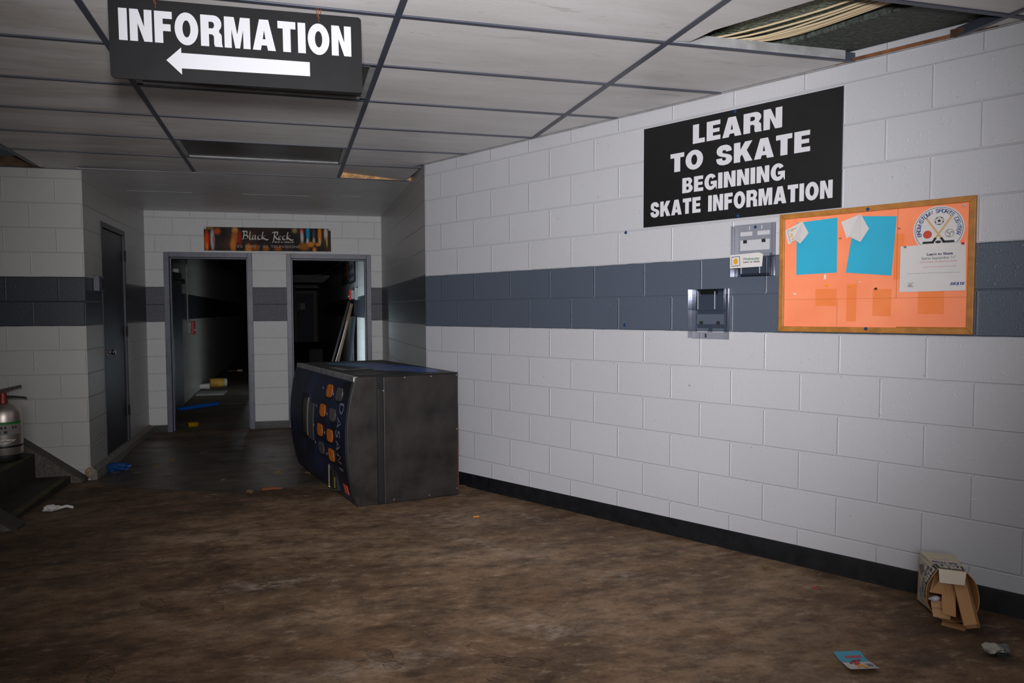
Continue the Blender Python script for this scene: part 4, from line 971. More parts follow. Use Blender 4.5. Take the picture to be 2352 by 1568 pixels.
for yc, zc, mt in ((.484, .768, M_ob), (.600, .613, M_ob), (.655, .458, M_ob), (.385, .452, M_ob), (.375, .311, M_ob), (.235, .766, M_gb), (.335, .610, M_gb), (.645, .322, M_gb)): button(yc, zc, mt)
for yy, z in ((.67, .775), (.375, .755), (.78, .627), (.475, .60), (.835, .47), (.52, .455), (.81, .34), (.50, .30)):
    m = MB()
    for (a, b, cq, d) in ((0, .012, -.003, .003), (-.014, 0, .001, .010), (-.014, 0, -.010, -.001)): m.add([(xf(z) - .003, yy + p, z + q) for p, q in ((a, cq), (b, cq), (b, d), (a, d))], [(0, 1, 2, 3)])
    m.build('arrow_mark', M_white, e)
# coin and note slots
def frect(name, y0, y1, z0, z1, mat, th):
    m = MB(); n = 10
    for k in range(n + 1):
        z = z0 + (z1 - z0) * k / n; x = xf(z); m.v += [(x - th, y0, z), (x - th, y1, z), (x + .004, y1, z), (x + .004, y0, z)]
    for k in range(n):
        a, b = 4 * k, 4 * k + 4; m.f += [(a + q, a + (q + 1) % 4, b + (q + 1) % 4, b + q) for q in range(4)]
    m.f += [(3, 2, 1, 0), (4 * n, 4 * n + 1, 4 * n + 2, 4 * n + 3)]
    return m.build(name, mat, e)
frect('dispensing_flap', 1.02, 1.24, .335, .69, M_vdark, .002); frect('flap_window', 1.07, 1.17, .375, .65, pm('smoke_grey', (58, 54, 50), .3), .004); frect('flap_rail', 1.03, 1.05, .36, .665, pm('dull_rail', (120, 116, 112), .4, .5), .006)
frect('price_panel', .86, .995, .345, .635, pm('grey_panel', (74, 76, 76), .35, var=.2), .003)
# torn-open coin unit near the floor
m = MB(); m.box(xf(.13) - .014, xf(.13) + .02, .31, .50, .055, .205); m.build('coin_unit', M_void, e, bevel=.006)
m = MB(); m.box(xf(.13) - .020, xf(.13) - .012, .50, .508, .05, .22); m.tube([(xf(.1) - .02, .50, .05), (xf(.1) - .022, .40, .045), (xf(.1) - .016, .32, .06)], .004, 6); m.build('unit_frame', M_steel, e)
MB().box(xf(.13) - .018, xf(.13) - .012, .352, .362, .07, .15).build('yellow_strip', pm('dim_yellow', (128, 112, 30), .5), e)
MB().box(xf(.13) - .018, xf(.13) - .012, .42, .47, .07, .18).build('chute_plate', M_dkmetal, e)
fpoly('warning_label', [(.10, .07), (.19, .07), (.19, .135), (.10, .135)], pm('red_white_label', (214, 96, 66), .5), .002)
# DASANI down the near edge, each letter turned a quarter
Gs = {'D': [[(0, 0), (0, 1)], [(0, 1), (.35, .98), (.7, .75), (.72, .4), (.5, .08), (0, 0)]], 'A': [[(0, 0), (.4, 1), (.8, 0)], [(.2, .3), (.62, .3)]], 'S': [[(.62, .85), (.4, 1), (.12, .85), (.2, .6), (.5, .42), (.6, .18), (.35, 0), (.02, .14)]], 'N': [[(0, 0), (.08, 1), (.62, 0), (.7, 1)]], 'I': [[(0, 0), (0, 1)]]}
m = MB(); m.keep = True
for ch, yb, zt in (('D', .175, .705), ('A', .205, .605), ('S', .225, .52), ('A', .225, .44), ('N', .215, .345), ('I', .20, .245)):
    for st_ in Gs[ch]:
        P = smooth_path(st_, 5) if ch in 'DS' and len(st_) > 2 else st_
        P = [(yb - .095 * v, zt - .08 * u) for u, v in P]
        stroke(m, P, .016, 0, lambda a, b, c: (xf(c) - .003, a, c), sm=False)
part_label(m.build('lettering', pm('faded_letter', (116, 120, 134), .45, var=.3, vscale=9), e), 'faded pale lettering')
# graphic on the upper side panel
M_vblue = pm('cobalt_graphic', (26, 76, 160), .35, var=.45, vscale=6); M_vcyan = pm('teal_graphic', (58, 128, 156), .4, var=.3, vscale=6); M_vgrey = pm('grey_scuff', (128, 126, 124), .5, var=.3, vscale=18)
MB().box(-.17, VD + .004, .004, VL, VH - .003, VH + .004).build('side_panel', M_vtop, e, bevel=.002)
zt = VH + .0048
def tpoly(name, pts, mat, z=zt):
    m = flat(); tri = tessellate_polygon([[Vector((a, b, 0)) for a, b in pts]])
    fs = []
    for a, b, c in tri:
        A, B, D = pts[a], pts[b], pts[c]; cr = (B[0] - A[0]) * (D[1] - A[1]) - (B[1] - A[1]) * (D[0] - A[0]); fs.append((a, b, c) if cr > 0 else (a, c, b))
    m.add([(a, b, z) for a, b in pts], fs); return m.build(name, mat, e)
def ell(cx, cy, rx, ry, an, n=40):
    return [(cx + rx * math.cos(t) * math.cos(an) - ry * math.sin(t) * math.sin(an), cy + rx * math.cos(t) * math.sin(an) + ry * math.sin(t) * math.cos(an)) for t in [2 * PI * i / n for i in range(n)]]
part_label(tpoly('oval_graphic', ell(.30, .80, .70, .205, 1.78), M_vblue), 'cobalt blue oval graphic')
tpoly('oval_highlight', ell(.12, 1.20, .30, .10, 1.85), M_vcyan, zt + .0005)
m = flat()
for (x0, y0, x1, y1, wd) in ((.16, .42, .40, .34, .022), (.12, .52, .42, .48, .028), (.42, .62, .13, .60, .020), (.10, .74, .40, .72, .020), (.12, .86, .40, .90, .024), (.10, 1.02, .40, 1.0, .024), (.10, 1.18, .36, 1.14, .02), (.40, 1.30, .08, 1.28, .022)): stroke(m, [(x0, y0), (x1, y1)], wd, 0, lambda a, b, c: (a, c, zt + .0009), sm=False)
for i in range(len(m.f)): m.f[i] = m.f[i][::-1]
m.keep = False
part_label(m.build('graphic_lettering', pm('silver_letter', (170, 180, 188), .4), e), 'silver letter strokes')
tpoly('scuff_patch', ell(.05, .66, .10, .05, .2, 18), M_vgrey, zt + .0012); tpoly('scuff_patch', [(-.15, .08), (.06, .10), (.10, .22), (.0, .40), (-.06, .30), (-.15, .36)], pm('grey_smear', (70, 67, 64), .5, var=.3, vscale=20), zt + .0004); tpoly('scuff_patch', [(-.10, .62), (-.02, .62), (-.05, .95), (-.12, .95)], M_vgrey, zt + .0006)
M_rivet = pm('rivet', (190, 188, 184), .3, .8)
for x, z in ((.17, .885), (.37, .885), (.572, .885), (.572, .49), (.572, .05), (.35, .025), (.08, .025), (.012, .80)): MB().lathe([(.005, 0), (.004, .003), (0, .004)], 10, lambda a, b, c, x=x, z=z: (x + a, -.001 - c, z + b)).build('rivet', M_rivet, e, smooth=True)
m = MB(); m.box(.577, .586, -.0022, .004, .03, .54); m.build('rust_streak', pm('old_rust', (74, 44, 30), .8, var=.5, vscale=12), e)
tg = MB().box(.02, .10, -.0022, 0, .76, .862); tg.build('access_plate', pm('sooty_plate', (27, 24, 23), .5, var=.3, vscale=12), e)

# ------------------------------------------------------------------ steps on the left
SX = [-1.876, -2.134, -2.392, -2.65, -2.908]; SZ = [-.010, .193, .396, .60, .80]
e = empty('concrete_steps', Matrix.Translation((-1.876, 6.1, -.1))); tag(e, 'grimy concrete steps rising to the left behind the silver extinguisher', 'steps')
ya, yb = 5.50 - 6.1, 6.86 - 6.1
for i in range(4):
    m = MB(); m.box(SX[i + 1] + 1.876 - .02 - (.9 if i == 3 else 0), SX[i] + 1.876, ya, yb, -.15, SZ[i] + .1); m.build('step', M_step, e, bevel=.008)
    m = MB(); m.box(SX[i] + 1.876 - .05, SX[i] + 1.876 + .002, ya + .05, yb - .05, SZ[i] + .085, SZ[i] + .1025); m.build('nosing', pm('worn_yellow_nosing', (66, 60, 34), .7, var=.5, vscale=9), e, bevel=.004)
def stringer(y0, y1, x0, z0, name, label):
    e = empty(name, Matrix.Translation((x0, (y0 + y1) / 2, -.1))); tag(e, label, 'stair stringer')
    h = (y1 - y0) / 2; L = 1.3; sl = .76
    MB().prism([(0, -.1), (0, z0 + .1), (-L, z0 + .1 + L * sl), (-L, -.1)], -h, h).build('pebbled_side', M_concrete, e)
    MB().prism([(.02, z0 + .085), (.02, z0 + .11), (-L, z0 + .115 + L * sl), (-L, z0 + .09 + L * sl)], -h - .004, h).build('sloped_cap', pm('cap_metal', (58, 52, 45), .6, var=.3), e)
stringer(6.87, 6.962, -1.79, -.055, 'stair_stringer', 'sloped pebbled stringer along the block wall behind the steps')
stringer(5.34, 5.49, -1.80, -.045, 'stair_stringer', 'sloped concrete stringer at the near side of the steps')

# ------------------------------------------------------------------ fire extinguisher
e = empty('fire_extinguisher', Matrix.Translation((-2.262, 6.60, SZ[1] + .003)) @ Matrix.Rotation(.25, 4, 'Z') @ Matrix.Scale(.97, 4)); tag(e, 'silver fire extinguisher with a yellow tag standing on the left steps', 'fire extinguisher')
R_ = .131
MB().lathe([(R_ * .97, .05), (R_, .06), (R_, .30), (R_ * .985, .35), (R_ * .93, .395), (R_ * .78, .43), (R_ * .5, .452), (.03, .46), (0, .46)], 40).build('cylinder', M_steel, e, smooth=True)
MB().lathe([(R_ * .98, 0), (R_ * 1.0, .004), (R_ * 1.0, .05), (R_ * .96, .055), (0, .055)], 36).build('base_skirt', pm('black_rubber', (20, 20, 22), .5), e, smooth=True)
MB().lathe([(R_ * 1.008, .112), (R_ * 1.014, .116), (R_ * 1.014, .124), (R_ * 1.008, .128), (R_ * .9, .128), (R_ * .9, .112)], 36).build('strap', M_dkmetal, e, smooth=True)
MB().lathe([(.034, .455), (.034, .49), (.028, .505), (.028, .54), (.02, .545), (0, .545)], 20).build('valve', pm('dull_red', (126, 54, 40), .45, .5), e, smooth=True)
m = MB(); m.box(-.085, -.02, -.014, .014, .525, .55); m.tube([(-.06, 0, .545), (.0, 0, .562), (.13, -.01, .592)], [.012, .013, .010], 8); part_label(m.build('upper_lever', pm('lever_steel', (120, 110, 104), .35, .8), e, smooth=True), 'raised steel lever')
m = MB(); m.tube([(.0, 0, .512), (.08, -.005, .507), (.15, -.008, .497), (.165, -.008, .488)], [.009, .008, .007, .006], 8); m.build('lower_handle', M_dkmetal, e, smooth=True)
m = MB(); m.tube([(-.02, 0, .515), (-.08, .0, .51), (-.14, -.01, .49), (-.165, -.02, .42), (-.16, -.03, .20), (-.155, -.03, .12)], .012, 10); m.build('hose', M_vdark, e, smooth=True)
m = MB(); m.tube([(.012, -.02, .50), (.05, -.05, .46), (.06, -.06, .43)], .0015, 6); m.build('pin_cord', M_chrome, e)
def onc(r): return lambda a, b, c: (r * math.sin(a), -r * math.cos(a), c)
def cyl_patch(name, a0, a1, z0, z1, mat, r=R_ * 1.004, n=14):
    m = MB(); m.keep = True
    for i in range(n):
        p, q = a0 + (a1 - a0) * i / n, a0 + (a1 - a0) * (i + 1) / n
        m.add([(p, 0, z0), (q, 0, z0), (q, 0, z1), (p, 0, z1)], [(0, 1, 2, 3)], onc(r))
    return m.build(name, mat, e)
cyl_patch('green_band', -.95, 1.05, .298, .318, pm('green_band', (20, 110, 40), .5), R_ * 1.006); cyl_patch('label_panel', -.95, 1.05, .215, .298, pm('grey_label', (128, 122, 118), .5, var=.1))
m = MB(); m.keep = True
for i, a in enumerate((-.62, -.3, -.05, .14, .55, .72)): m.add([(a - .05, 0, .262), (a + .05, 0, .262), (a + .05, 0, .284), (a - .05, 0, .284)], [(0, 1, 2, 3)], onc(R_ * 1.007))
for a in (-.2, .15): m.add([(a - .09, 0, .228), (a + .09, 0, .228), (a + .09, 0, .248), (a - .09, 0, .248)], [(0, 1, 2, 3)], onc(R_ * 1.007))
m.build('pictograms', M_ink, e)
m = MB(); m.keep = True
for i in range(12):
    q = [-.55 + 1.3 * k_ / 12 for k_ in (i, i + 1)]
    lo = [.155 - .015 * (a + .55) / .65 if a < .1 else .140 + .032 * (a - .1) / .65 for a in q]; hi = [.155 + .030 * (a + .55) / .6 if a < .05 else .185 - .013 * (a - .05) / .7 for a in q]
    m.add([(q[0], 0, lo[0]), (q[1], 0, lo[1]), (q[1], 0, hi[1]), (q[0], 0, hi[0])], [(0, 1, 2, 3)], onc(R_ * 1.006))
m.build('emblem', pm('pale_emblem', (206, 198, 184), .5), e)
m = flat(); stroke(m, [(-.35, .158), (-.15, .162), (-.02, .159), (.1, .167), (.25, .162), (.5, .168)], .005, 0, lambda a, b, c: onc(R_ * 1.008)(a, b, c)); m.build('emblem_script', M_ink, e)
m = MB(); tagp = [(-.13, -.135, .36), (-.035, -.142, .375), (-.03, -.138, .475), (-.028, -.07, .50), (-.055, -.075, .50), (-.115, -.13, .465)]
n = len(tagp); m.add(tagp + [(x, y_ - .0012, z) for x, y_, z in tagp], [tuple(range(n)), tuple(range(2 * n - 1, n - 1, -1))] + [(i, (i + 1) % n, (i + 1) % n + n, i + n) for i in range(n)])
part_label(m.build('inspection_tag', M_yellow, e), 'yellow inspection tag')

# ------------------------------------------------------------------ crumpled carton by the right wall
e = empty('light_bulb_carton', WF @ Matrix.Translation((3.85, -.15, .027))); tag(e, 'torn white and brown light bulb carton tipped against the right wall', 'carton')
def wl(s, off, z): return (s - 3.85, -off + .15, z - .027)
rim = [(3.878, .26, .242), (3.98, .26, .255), (4.016, .25, .213), (4.031, .25, .136), (4.019, .255, .083), (3.996, .26, .046), (3.908, .265, .028), (3.857, .26, .048), (3.834, .26, .098), (3.838, .26, .166)]
rear = [(3.754, .10, .253), (3.895, .10, .268), (3.90, .10, .20), (3.905, .10, .13), (3.905, .10, .08), (3.905, .10, .032), (3.83, .10, .030), (3.749, .10, .030), (3.750, .10, .10), (3.752, .10, .18)]
def dense(P):
    out = []; n = len(P)
    for i in range(n):
        p0, p1, p2, p3 = P[i - 1], P[i], P[(i + 1) % n], P[(i + 2) % n]
        if i == 0: out.append(p1); continue
        if i == 1: p0 = p1
        if i == n - 1: p3 = p2
        for k in range(3):
            t = k / 3.0
            out.append(tuple(.5 * (2 * p1[c] + (p2[c] - p0[c]) * t + (2 * p0[c] - 5 * p1[c] + 4 * p2[c] - p3[c]) * t * t + (3 * p1[c] - p0[c] - 3 * p2[c] + p3[c]) * t ** 3) for c in (0, 1, 2)))
    return out
def straight(P):
    out = []; n = len(P)
    for i in range(n):
        if i == 0: out.append(P[0]); continue
        for k in range(3): out.append(tuple(P[i][c] + (P[(i + 1) % n][c] - P[i][c]) * k / 3.0 for c in (0, 1, 2)))
    return out
rimD, rearD = dense(rim), straight(rear); NR = len(rimD)
def lerp(a, b, t): return tuple(a[i] + (b[i] - a[i]) * t for i in range(3))
def carton_loop(t): return [wl(*lerp(rearD[i], rimD[i], t)) for i in range(NR)]
m = MB(); A = carton_loop(0); B = carton_loop(1)
def inner(P, k=.003):
    cx = sum(p[0] for p in P) / len(P); cz = sum(p[2] for p in P) / len(P); out = []
    for p in P:
        d = Vector((cx - p[0], 0, cz - p[2])).normalized() * k; out.append((p[0] + d.x, p[1], p[2] + d.z))
    return out
Ai, Bi = inner(A), inner(B)
m.v = A + B
for i in range(NR): j = (i + 1) % NR; m.f.append((i, j, NR + j, NR + i))
m.f.append(tuple(range(NR - 1, -1, -1)))
M_carton = pm('white_carton', (196, 182, 160), .7, var=.06, vscale=8)
m.build('shell', M_carton, e)
m = MB(); m.v = Ai + Bi + B
for i in range(NR): j = (i + 1) % NR; m.f += [(i, NR + i, NR + j, j), (NR + i, 2 * NR + i, 2 * NR + j, NR + j)]
A2 = [(p[0], p[1] - .003, p[2]) for p in Ai]; m.v += A2; m.f.append(tuple(range(3 * NR, 4 * NR)))
part_label(m.build('lining', M_kraft, e), 'brown inner lining')
def bil(P00, P10, P11, P01, lift):
    P = [Vector(wl(*p)) for p in (P00, P10, P11, P01)]; n = (P[1] - P[0]).cross(P[3] - P[0]).normalized()
    def T(u, dd, v): q = P[0] * (1 - u) * (1 - v) + P[1] * u * (1 - v) + P[2] * u * v + P[3] * (1 - u) * v; return q + n * lift
    return T
# print runs right to left over the top face and down the side, tops of the letters towards the opening
T1 = bil(rear[1], rear[0], rim[0], rim[1], .0012)
def chop(loops): return loops
M_band = pm('black_band', (38, 36, 36), .6); M_bprint = pm('blue_print', (40, 66, 130), .6)
m = flat(); m.poly([[(.02, .74), (1, .74), (1, .985), (.02, .985)]], 0, T1); m.build('brand_band', M_band, e)
T1b = bil(rear[1], rear[0], rim[0], rim[1], .0022)
m = flat(); letters(m, 'PHILIPS', .10, .90, .78, .17, 0, T1b); m.build('brand_lettering', pm('band_letter', (205, 196, 178), .6), e)
m = flat(); text_mesh(m, 'Soft White', .12, .95, .56, .13, 0, T1, bold=.03, shear=.2); m.build('blue_lettering', M_bprint, e)
m = flat(); text_mesh(m, 'light bulbs', .35, .85, .40, .05, 0, T1); m.build('small_lettering', M_greyink, e)
def side(lift):
    ids = [0] + [NR - q for q in range(1, 10)]; Ls = [Vector(wl(*rearD[i])) for i in ids]; Rs = [Vector(wl(*rimD[i])) for i in ids]
    def T(u, dd, v):
        k = min(8, int(u * 9)); f_ = u * 9 - k
        a = Ls[k].lerp(Ls[k + 1], f_); b = Rs[k].lerp(Rs[k + 1], f_); n = (Ls[k + 1] - Ls[k]).cross(Rs[k] - Ls[k]).normalized()
        return a.lerp(b, v) + n * lift
    return T
T2, T2b = side(.0012), side(.0022)
m = flat()
for i in range(9): u0, u1 = .01 + .65 * i / 9, .01 + .65 * (i + 1) / 9; m.add([(u0, 0, .76), (u1, 0, .76), (u1, 0, .985), (u0, 0, .985)], [(0, 1, 2, 3)], T2)
m.build('brand_band', M_band, e)
m = flat(); letters(m, 'PHILIPS', .05, .62, .79, .165, 0, T2b); m.build('brand_lettering', MC['band_letter'], e)
m = flat(); text_mesh(m, 'Soft White', .10, .66, .58, .11, 0, T2, bold=.03, shear=.2); m.build('blue_lettering', M_bprint, e)
m = flat(); m.poly([ring(.27, .32, .10, .13, 20)], 0, T2); m.poly([ring(.27, .15, .05, .06, 14)], 0, T2); m.build('bulb_picture', pm('grey_picture', (110, 106, 98), .6), e)
m = flat()
for i in range(6): u0, u1 = .62 + .36 * i / 6, .62 + .36 * (i + 1) / 6; m.add([(u0, 0, .30 + .1 * i / 6), (u1, 0, .31 + .1 * i / 6), (u1, 0, .40 + .1 * i / 6), (u0, 0, .39 + .1 * i / 6)], [(0, 1, 2, 3)], T2)
m.build('blue_stripe', pm('pale_blue_stripe', (128, 140, 160), .6), e)
# flap folded down over the opening
def plate(name, pts, th, mat, lab=None):
    P = [Vector(wl(*p)) for p in pts]; n = (P[1] - P[0]).cross(P[2] - P[0]).normalized() * th; k = len(P)
    o = MB().add([tuple(p) for p in P] + [tuple(p + n) for p in P], [tuple(range(k)), tuple(range(2 * k - 1, k - 1, -1))] + [(i, i + k, (i + 1) % k + k, (i + 1) % k) for i in range(k)]).build(name, mat, e)
    if lab: part_label(o, lab)
    return o
plate('top_flap', [(3.880, .262, .242), (3.983, .262, .253), (3.985, .29, .205), (3.893, .29, .193)], .003, pm('white_flap', (214, 202, 184), .7), 'white flap hanging over the opening')
plate('bottom_flap', [(3.900, .262, .029), (3.996, .262, .032), (4.000, .33, .030), (3.915, .33, .030)], .003, M_kraft)
plate('divider', [(3.872, .20, .225), (3.925, .20, .23), (3.965, .32, .075), (3.915, .32, .075)], .003, M_kraft); plate('divider', [(3.845, .20, .19), (3.885, .22, .20), (3.915, .27, .14), (3.850, .27, .135)], .003, M_kraft)
plate('divider', [(3.85, .26, .11), (3.925, .26, .10), (3.94, .30, .05), (3.875, .30, .045)], .003, pm('light_card', (196, 150, 106), .8))
plate('divider', [(3.862, .24, .10), (3.91, .24, .13), (3.915, .285, .085), (3.862, .285, .075)], .003, MC['light_card'])
def folded_channel():
    a = Vector(wl(3.945, .22, .222)); b = Vector(wl(4.030, .345, .062)); d = (b - a).normalized(); sx = Vector((1, 0, .15)).normalized(); sx = (sx - d * sx.dot(d)).normalized(); sn = d.cross(sx)
    L = (b - a).length; m = MB()
    def T(x, y, z): return a + sx * x + sn * y + d * z
    m.box(-.026, .026, -.018, -.015, 0, L, T); m.box(-.026, -.023, -.018, .018, 0, L, T); m.box(.023, .026, -.018, .018, 0, L, T); m.box(-.026, .026, .015, .018, 0, L, T)
    return m.build('folded_channel', M_kraft, e)
folded_channel()
bm_ = MB(); bm_.lathe([(.0, -.022), (.012, -.018), (.02, -.008), (.0215, .002), (.017, .014), (.009, .022), (.008, .03), (0, .03)], 18, lambda x, y, z: (wl(3.872, .268, .112)[0] - z * .8, wl(3.872, .268, .112)[1] + y * .8, wl(3.872, .268, .112)[2] + x * .62 - z * .2)); bm_.build('light_bulb', pm('frosted_bulb', (190, 190, 200), .2), e, smooth=True)

# ------------------------------------------------------------------ litter
def on_floor(x, y, d=.0): return Matrix.Translation((x, y, zf(x, y) + d))
def lpoly(m, pts, z0=.0, lift=None, th=.0012):
    n = len(pts); P = [(x, y, z0 + (lift(x, y) if lift else 0)) for x, y in pts]
    m.add(P + [(x, y, z + th) for x, y, z in P], [tuple(range(n - 1, -1, -1)), tuple(range(n, 2 * n))] + [(i, (i + 1) % n, (i + 1) % n + n, i + n) for i in range(n)])
# leaflet
X0, Y0_ = 1.965, 2.295
e = empty('leaflet', on_floor(X0, Y0_, .003)); tag(e, 'turquoise and white printed leaflet lying flat on the floor', 'leaflet')
c4 = [(1.938, 2.381), (2.040, 2.360), (1.995, 2.208), (1.888, 2.228)]
def LT(u, dd, v, z=0.0):
    a = Vector(c4[0]).lerp(Vector(c4[1]), u); b = Vector(c4[3]).lerp(Vector(c4[2]), u); q = b.lerp(a, v)
    h = .004 * math.sin(v * PI * 2.2) + .004 + (.012 * max(0, .18 - v) / .18)
    return (q.x - X0, q.y - Y0_, h + dd)
def lgrid(name, u0, u1, v0, v1, dd, mat, n=12):
    m = MB()
    for i in range(n):
        a, b = v0 + (v1 - v0) * i / n, v0 + (v1 - v0) * (i + 1) / n
        m.add([LT(u0, dd, a), LT(u1, dd, a), LT(u1, dd, b), LT(u0, dd, b)], [(0, 1, 2, 3)])
    m.keep = True
    return m.build(name, mat, e, smooth=True)
lgrid('sheet', 0, 1, 0, 1, 0, M_paper); lgrid('blue_top', 0, 1, .50, 1, .0006, pm('sky_print', (62, 156, 186), .55))
m = flat(); M_pr = pm('red_print', (196, 52, 60), .6)
for (x, z, rx, rz) in ((.48, .45, .13, .09), (.58, .58, .09, .06), (.42, .33, .08, .06)): m.poly([ring(x, z, rx, rz, 14)], 0, lambda u, d, v: LT(u, .0011, v))
for i in range(6): m.poly([[(.30 + .1 * i, .72), (.375 + .1 * i, .72), (.375 + .1 * i, .82), (.30 + .1 * i, .83)]], 0, lambda u, d, v: LT(u, .0011, v))
m.build('red_shapes', M_pr, e)
m = flat()
for (x, z, rx, rz) in ((.55, .26, .10, .08), (.62, .16, .09, .09), (.40, .20, .06, .08)): m.poly([ring(x, z, rx, rz, 14)], 0, lambda u, d, v: LT(u, .0013, v))
m.build('yellow_shapes', pm('yellow_print', (222, 160, 44), .6), e)
m = flat()
for (x, z, rx, rz) in ((.46, .55, .08, .05), (.68, .60, .07, .03), (.28, .42, .05, .06)): m.poly([ring(x, z, rx, rz, 14)], 0, lambda u, d, v: LT(u, .0015, v))
m.build('dark_shapes', pm('dark_print', (44, 42, 46), .6), e)
m = flat()
for (x0, x1, z) in ((.70, .92, .30), (.74, .95, .24), (.74, .93, .19), (.80, .95, .09)): m.poly([[(x0, z), (x1, z), (x1, z + .03), (x0, z + .035)]], 0, lambda u, d, v: LT(u, .0013, v))
m.build('text_lines', pm('slate_print', (96, 106, 120), .6), e)
# crumpled wrapper
e = empty('crumpled_wrapper', on_floor(2.527, 2.225)); tag(e, 'crumpled grey white wrapper on the floor at the far right', 'wrapper')
def crumple(name, r, seed, mat, parent, off=(0, 0, 0), sq=(1, 1, .6)):
    rr = random.Random(seed); b = bmesh.new(); bmesh.ops.create_icosphere(b, subdivisions=3, radius=r)
    fr = [Vector([rr.uniform(-1, 1) for _ in range(3)]).normalized() for _ in range(9)]; ph = [rr.uniform(0, 6) for _ in fr]
    for v in b.verts:
        n_ = v.co.normalized(); v.co *= 1 + .16 * sum(math.sin(5.5 * n_.dot(f_) + p_) for f_, p_ in zip(fr, ph)) / 2.2 + rr.uniform(-.13, .13)
    zmin = min(v.co.z for v in b.verts) * sq[2]
    vs = [(v.co.x * sq[0] + off[0], v.co.y * sq[1] + off[1], v.co.z * sq[2] - zmin + off[2]) for v in b.verts]; fs = [tuple(v.index for v in f.verts) for f in b.faces]; b.free()
    return MB().add(vs, fs).build(name, mat, parent)
crumple('paper_part', .028, 3, pm('dull_white_wrap', (170, 162, 150), .6), e, (-.012, 0, .006)); crumple('foil_part', .026, 8, pm('grey_foil', (120, 118, 112), .4, .3), e, (.03, -.005, 0)); crumple('dark_part', .03, 5, pm('dark_wrap', (44, 54, 48), .4), e, (.018, -.012, -.012), (1, .8, .4))
# white scraps by the steps
e = empty('paper_tube', on_floor(-1.715, 5.82, .004) @ Matrix.Rotation(.35, 4, 'Z')); tag(e, 'crumpled white paper cup scrap on the floor beside the steps', 'paper scrap')
crumple('crushed_body', .045, 11, M_paper, e, (0, 0, 0), (1.2, .55, .5)); MB().tube([(.05, 0, .02), (.09, .0, .026), (.13, -.012, .012)], .010, 8).build('twisted_end', M_paper, e, smooth=True)
# litter that lies in the alcove
def leaf(x, y, r, seed, label, mat=None, name='dry_leaf', cat='leaf', grp=None):
    rr = random.Random(seed); n = 11; pts = []
    for i in range(n):
        a = 2 * PI * i / n; k = r * (1.0 if i % 2 else .55) * rr.uniform(.7, 1.2); pts.append((k * math.cos(a) * 1.25, k * math.sin(a) * .7))
    m = MB(); ph = rr.uniform(0, 3); an = rr.uniform(0, PI)
    lpoly(m, pts, .003, lambda a, b: .3 * r * math.sin(a / r + ph) + .3 * r)
    o = m.build(name, mat or M_leaf); o.matrix_world = on_floor(x, y) @ Matrix.Rotation(an, 4, 'Z'); return tag(o, label, cat, grp)
GRP = 'dry leaves scattered over the dark alcove floor'
for i, (x, y, r) in enumerate([(-1.13, 6.77, .05), (-1.19, 7.46, .05), (-1.26, 7.21, .04), (-1.4, 7.0, .03), (-1.48, 7.17, .05), (-1.57, 7.09, .04), (-.96, 7.76, .03), (-.32, 6.91, .04), (-.29, 7.5, .03), (-.12, 6.81, .03), (-.07, 7.49, .03), (-.21, 6.5, .05), (-1.50, 7.55, .05), (-1.62, 7.65, .04), (-.63, 6.37, .025), (.03, 6.45, .03)]):
    leaf(x, y, r, 20 + i, 'small dry brown leaf scrap lying on the dark alcove floor', grp=GRP)
leaf(-.64, 5.77, .04, 51, 'dry leaf scrap on the brown floor just outside the dark patch'); leaf(-.39, 5.80, .045, 52, 'second dry leaf outside the dark patch, right of the other', grp=None)
leaf(-1.66, 6.62, .06, 53, 'dry leaf by the broken corner of the left block wall')
leaf(1.19, 5.60, .03, 54, 'dry leaf at the foot of the right wall behind the machine')
leaf(2.28, 3.32, .028, 55, 'curled brown leaf on the floor beside the black baseboard')
o = MB().tube([(-.07, 0, .012), (0, .012, .014), (.08, .004, .012)], [.010, .012, .009], 8).build('orange_wood_chip', pm('orange_chip', (104, 58, 30), .8), smooth=True); o.matrix_world = on_floor(-.24, 5.90)
tag(o, 'rusty orange chip on the edge of the dark floor patch', 'wood chip')
o = MB().tube([(-.02, 0, .005), (.02, .004, .005)], .005, 8).build('orange_stub', pm('amber_stub', (196, 120, 30), .6), smooth=True); o.matrix_world = on_floor(1.085, 4.71)
tag(o, 'small amber stub on the floor right of the toppled machine', 'stub')
o = MB().lathe([(.007, 0), (.008, .004), (.005, .008), (0, .008)], 10).build('red_cap', M_red, smooth=True); o.matrix_world = on_floor(2.345, 3.015)
tag(o, 'tiny red plastic cap on the floor left of the carton', 'cap')
e = empty('blue_rag', on_floor(-1.62, 7.33)); tag(e, 'crumpled blue plastic bag at the foot of the left alcove wall', 'plastic bag')
crumple('bag', .085, 14, pm('blue_bag', (12, 62, 116), .5), e, (0, 0, -.015), (1.3, .9, .5))
# litter in the corridor
def gfl(x, y, d=0.0): return GF @ Matrix.Translation((x, y, FZ2 + d))
def can(x, y, ang, label):
    xw = gp(x, y, 0); e = empty('drink_can', Matrix.Translation((xw.x, xw.y, max(zf(xw.x, xw.y), FZ2 if y > 6.44 else -1) + .034)) @ Matrix.Rotation(ang, 4, 'Z') @ Matrix.Rotation(PI / 2, 4, 'Y')); tag(e, label, 'can')
    MB().lathe([(.024, -.062), (.033, -.055), (.033, .05), (.027, .06), (0, .06)], 20).build('can_body', pm('yellow_can', (190, 150, 20), .3, .5, var=.25, vscale=18), e, smooth=True)
    MB().lathe([(.025, -.064), (.025, -.06), (0, -.06)], 18).build('can_top', M_chrome, e)
can(-1.615, 6.80, .4, 'yellow drink can lying in the left doorway')
e = empty('plastic_trough', gfl(-1.78, 8.9) @ Matrix.Rotation(.85, 4, 'Z')); tag(e, 'long bright blue plastic strip on the floor of the left doorway', 'plastic strip')
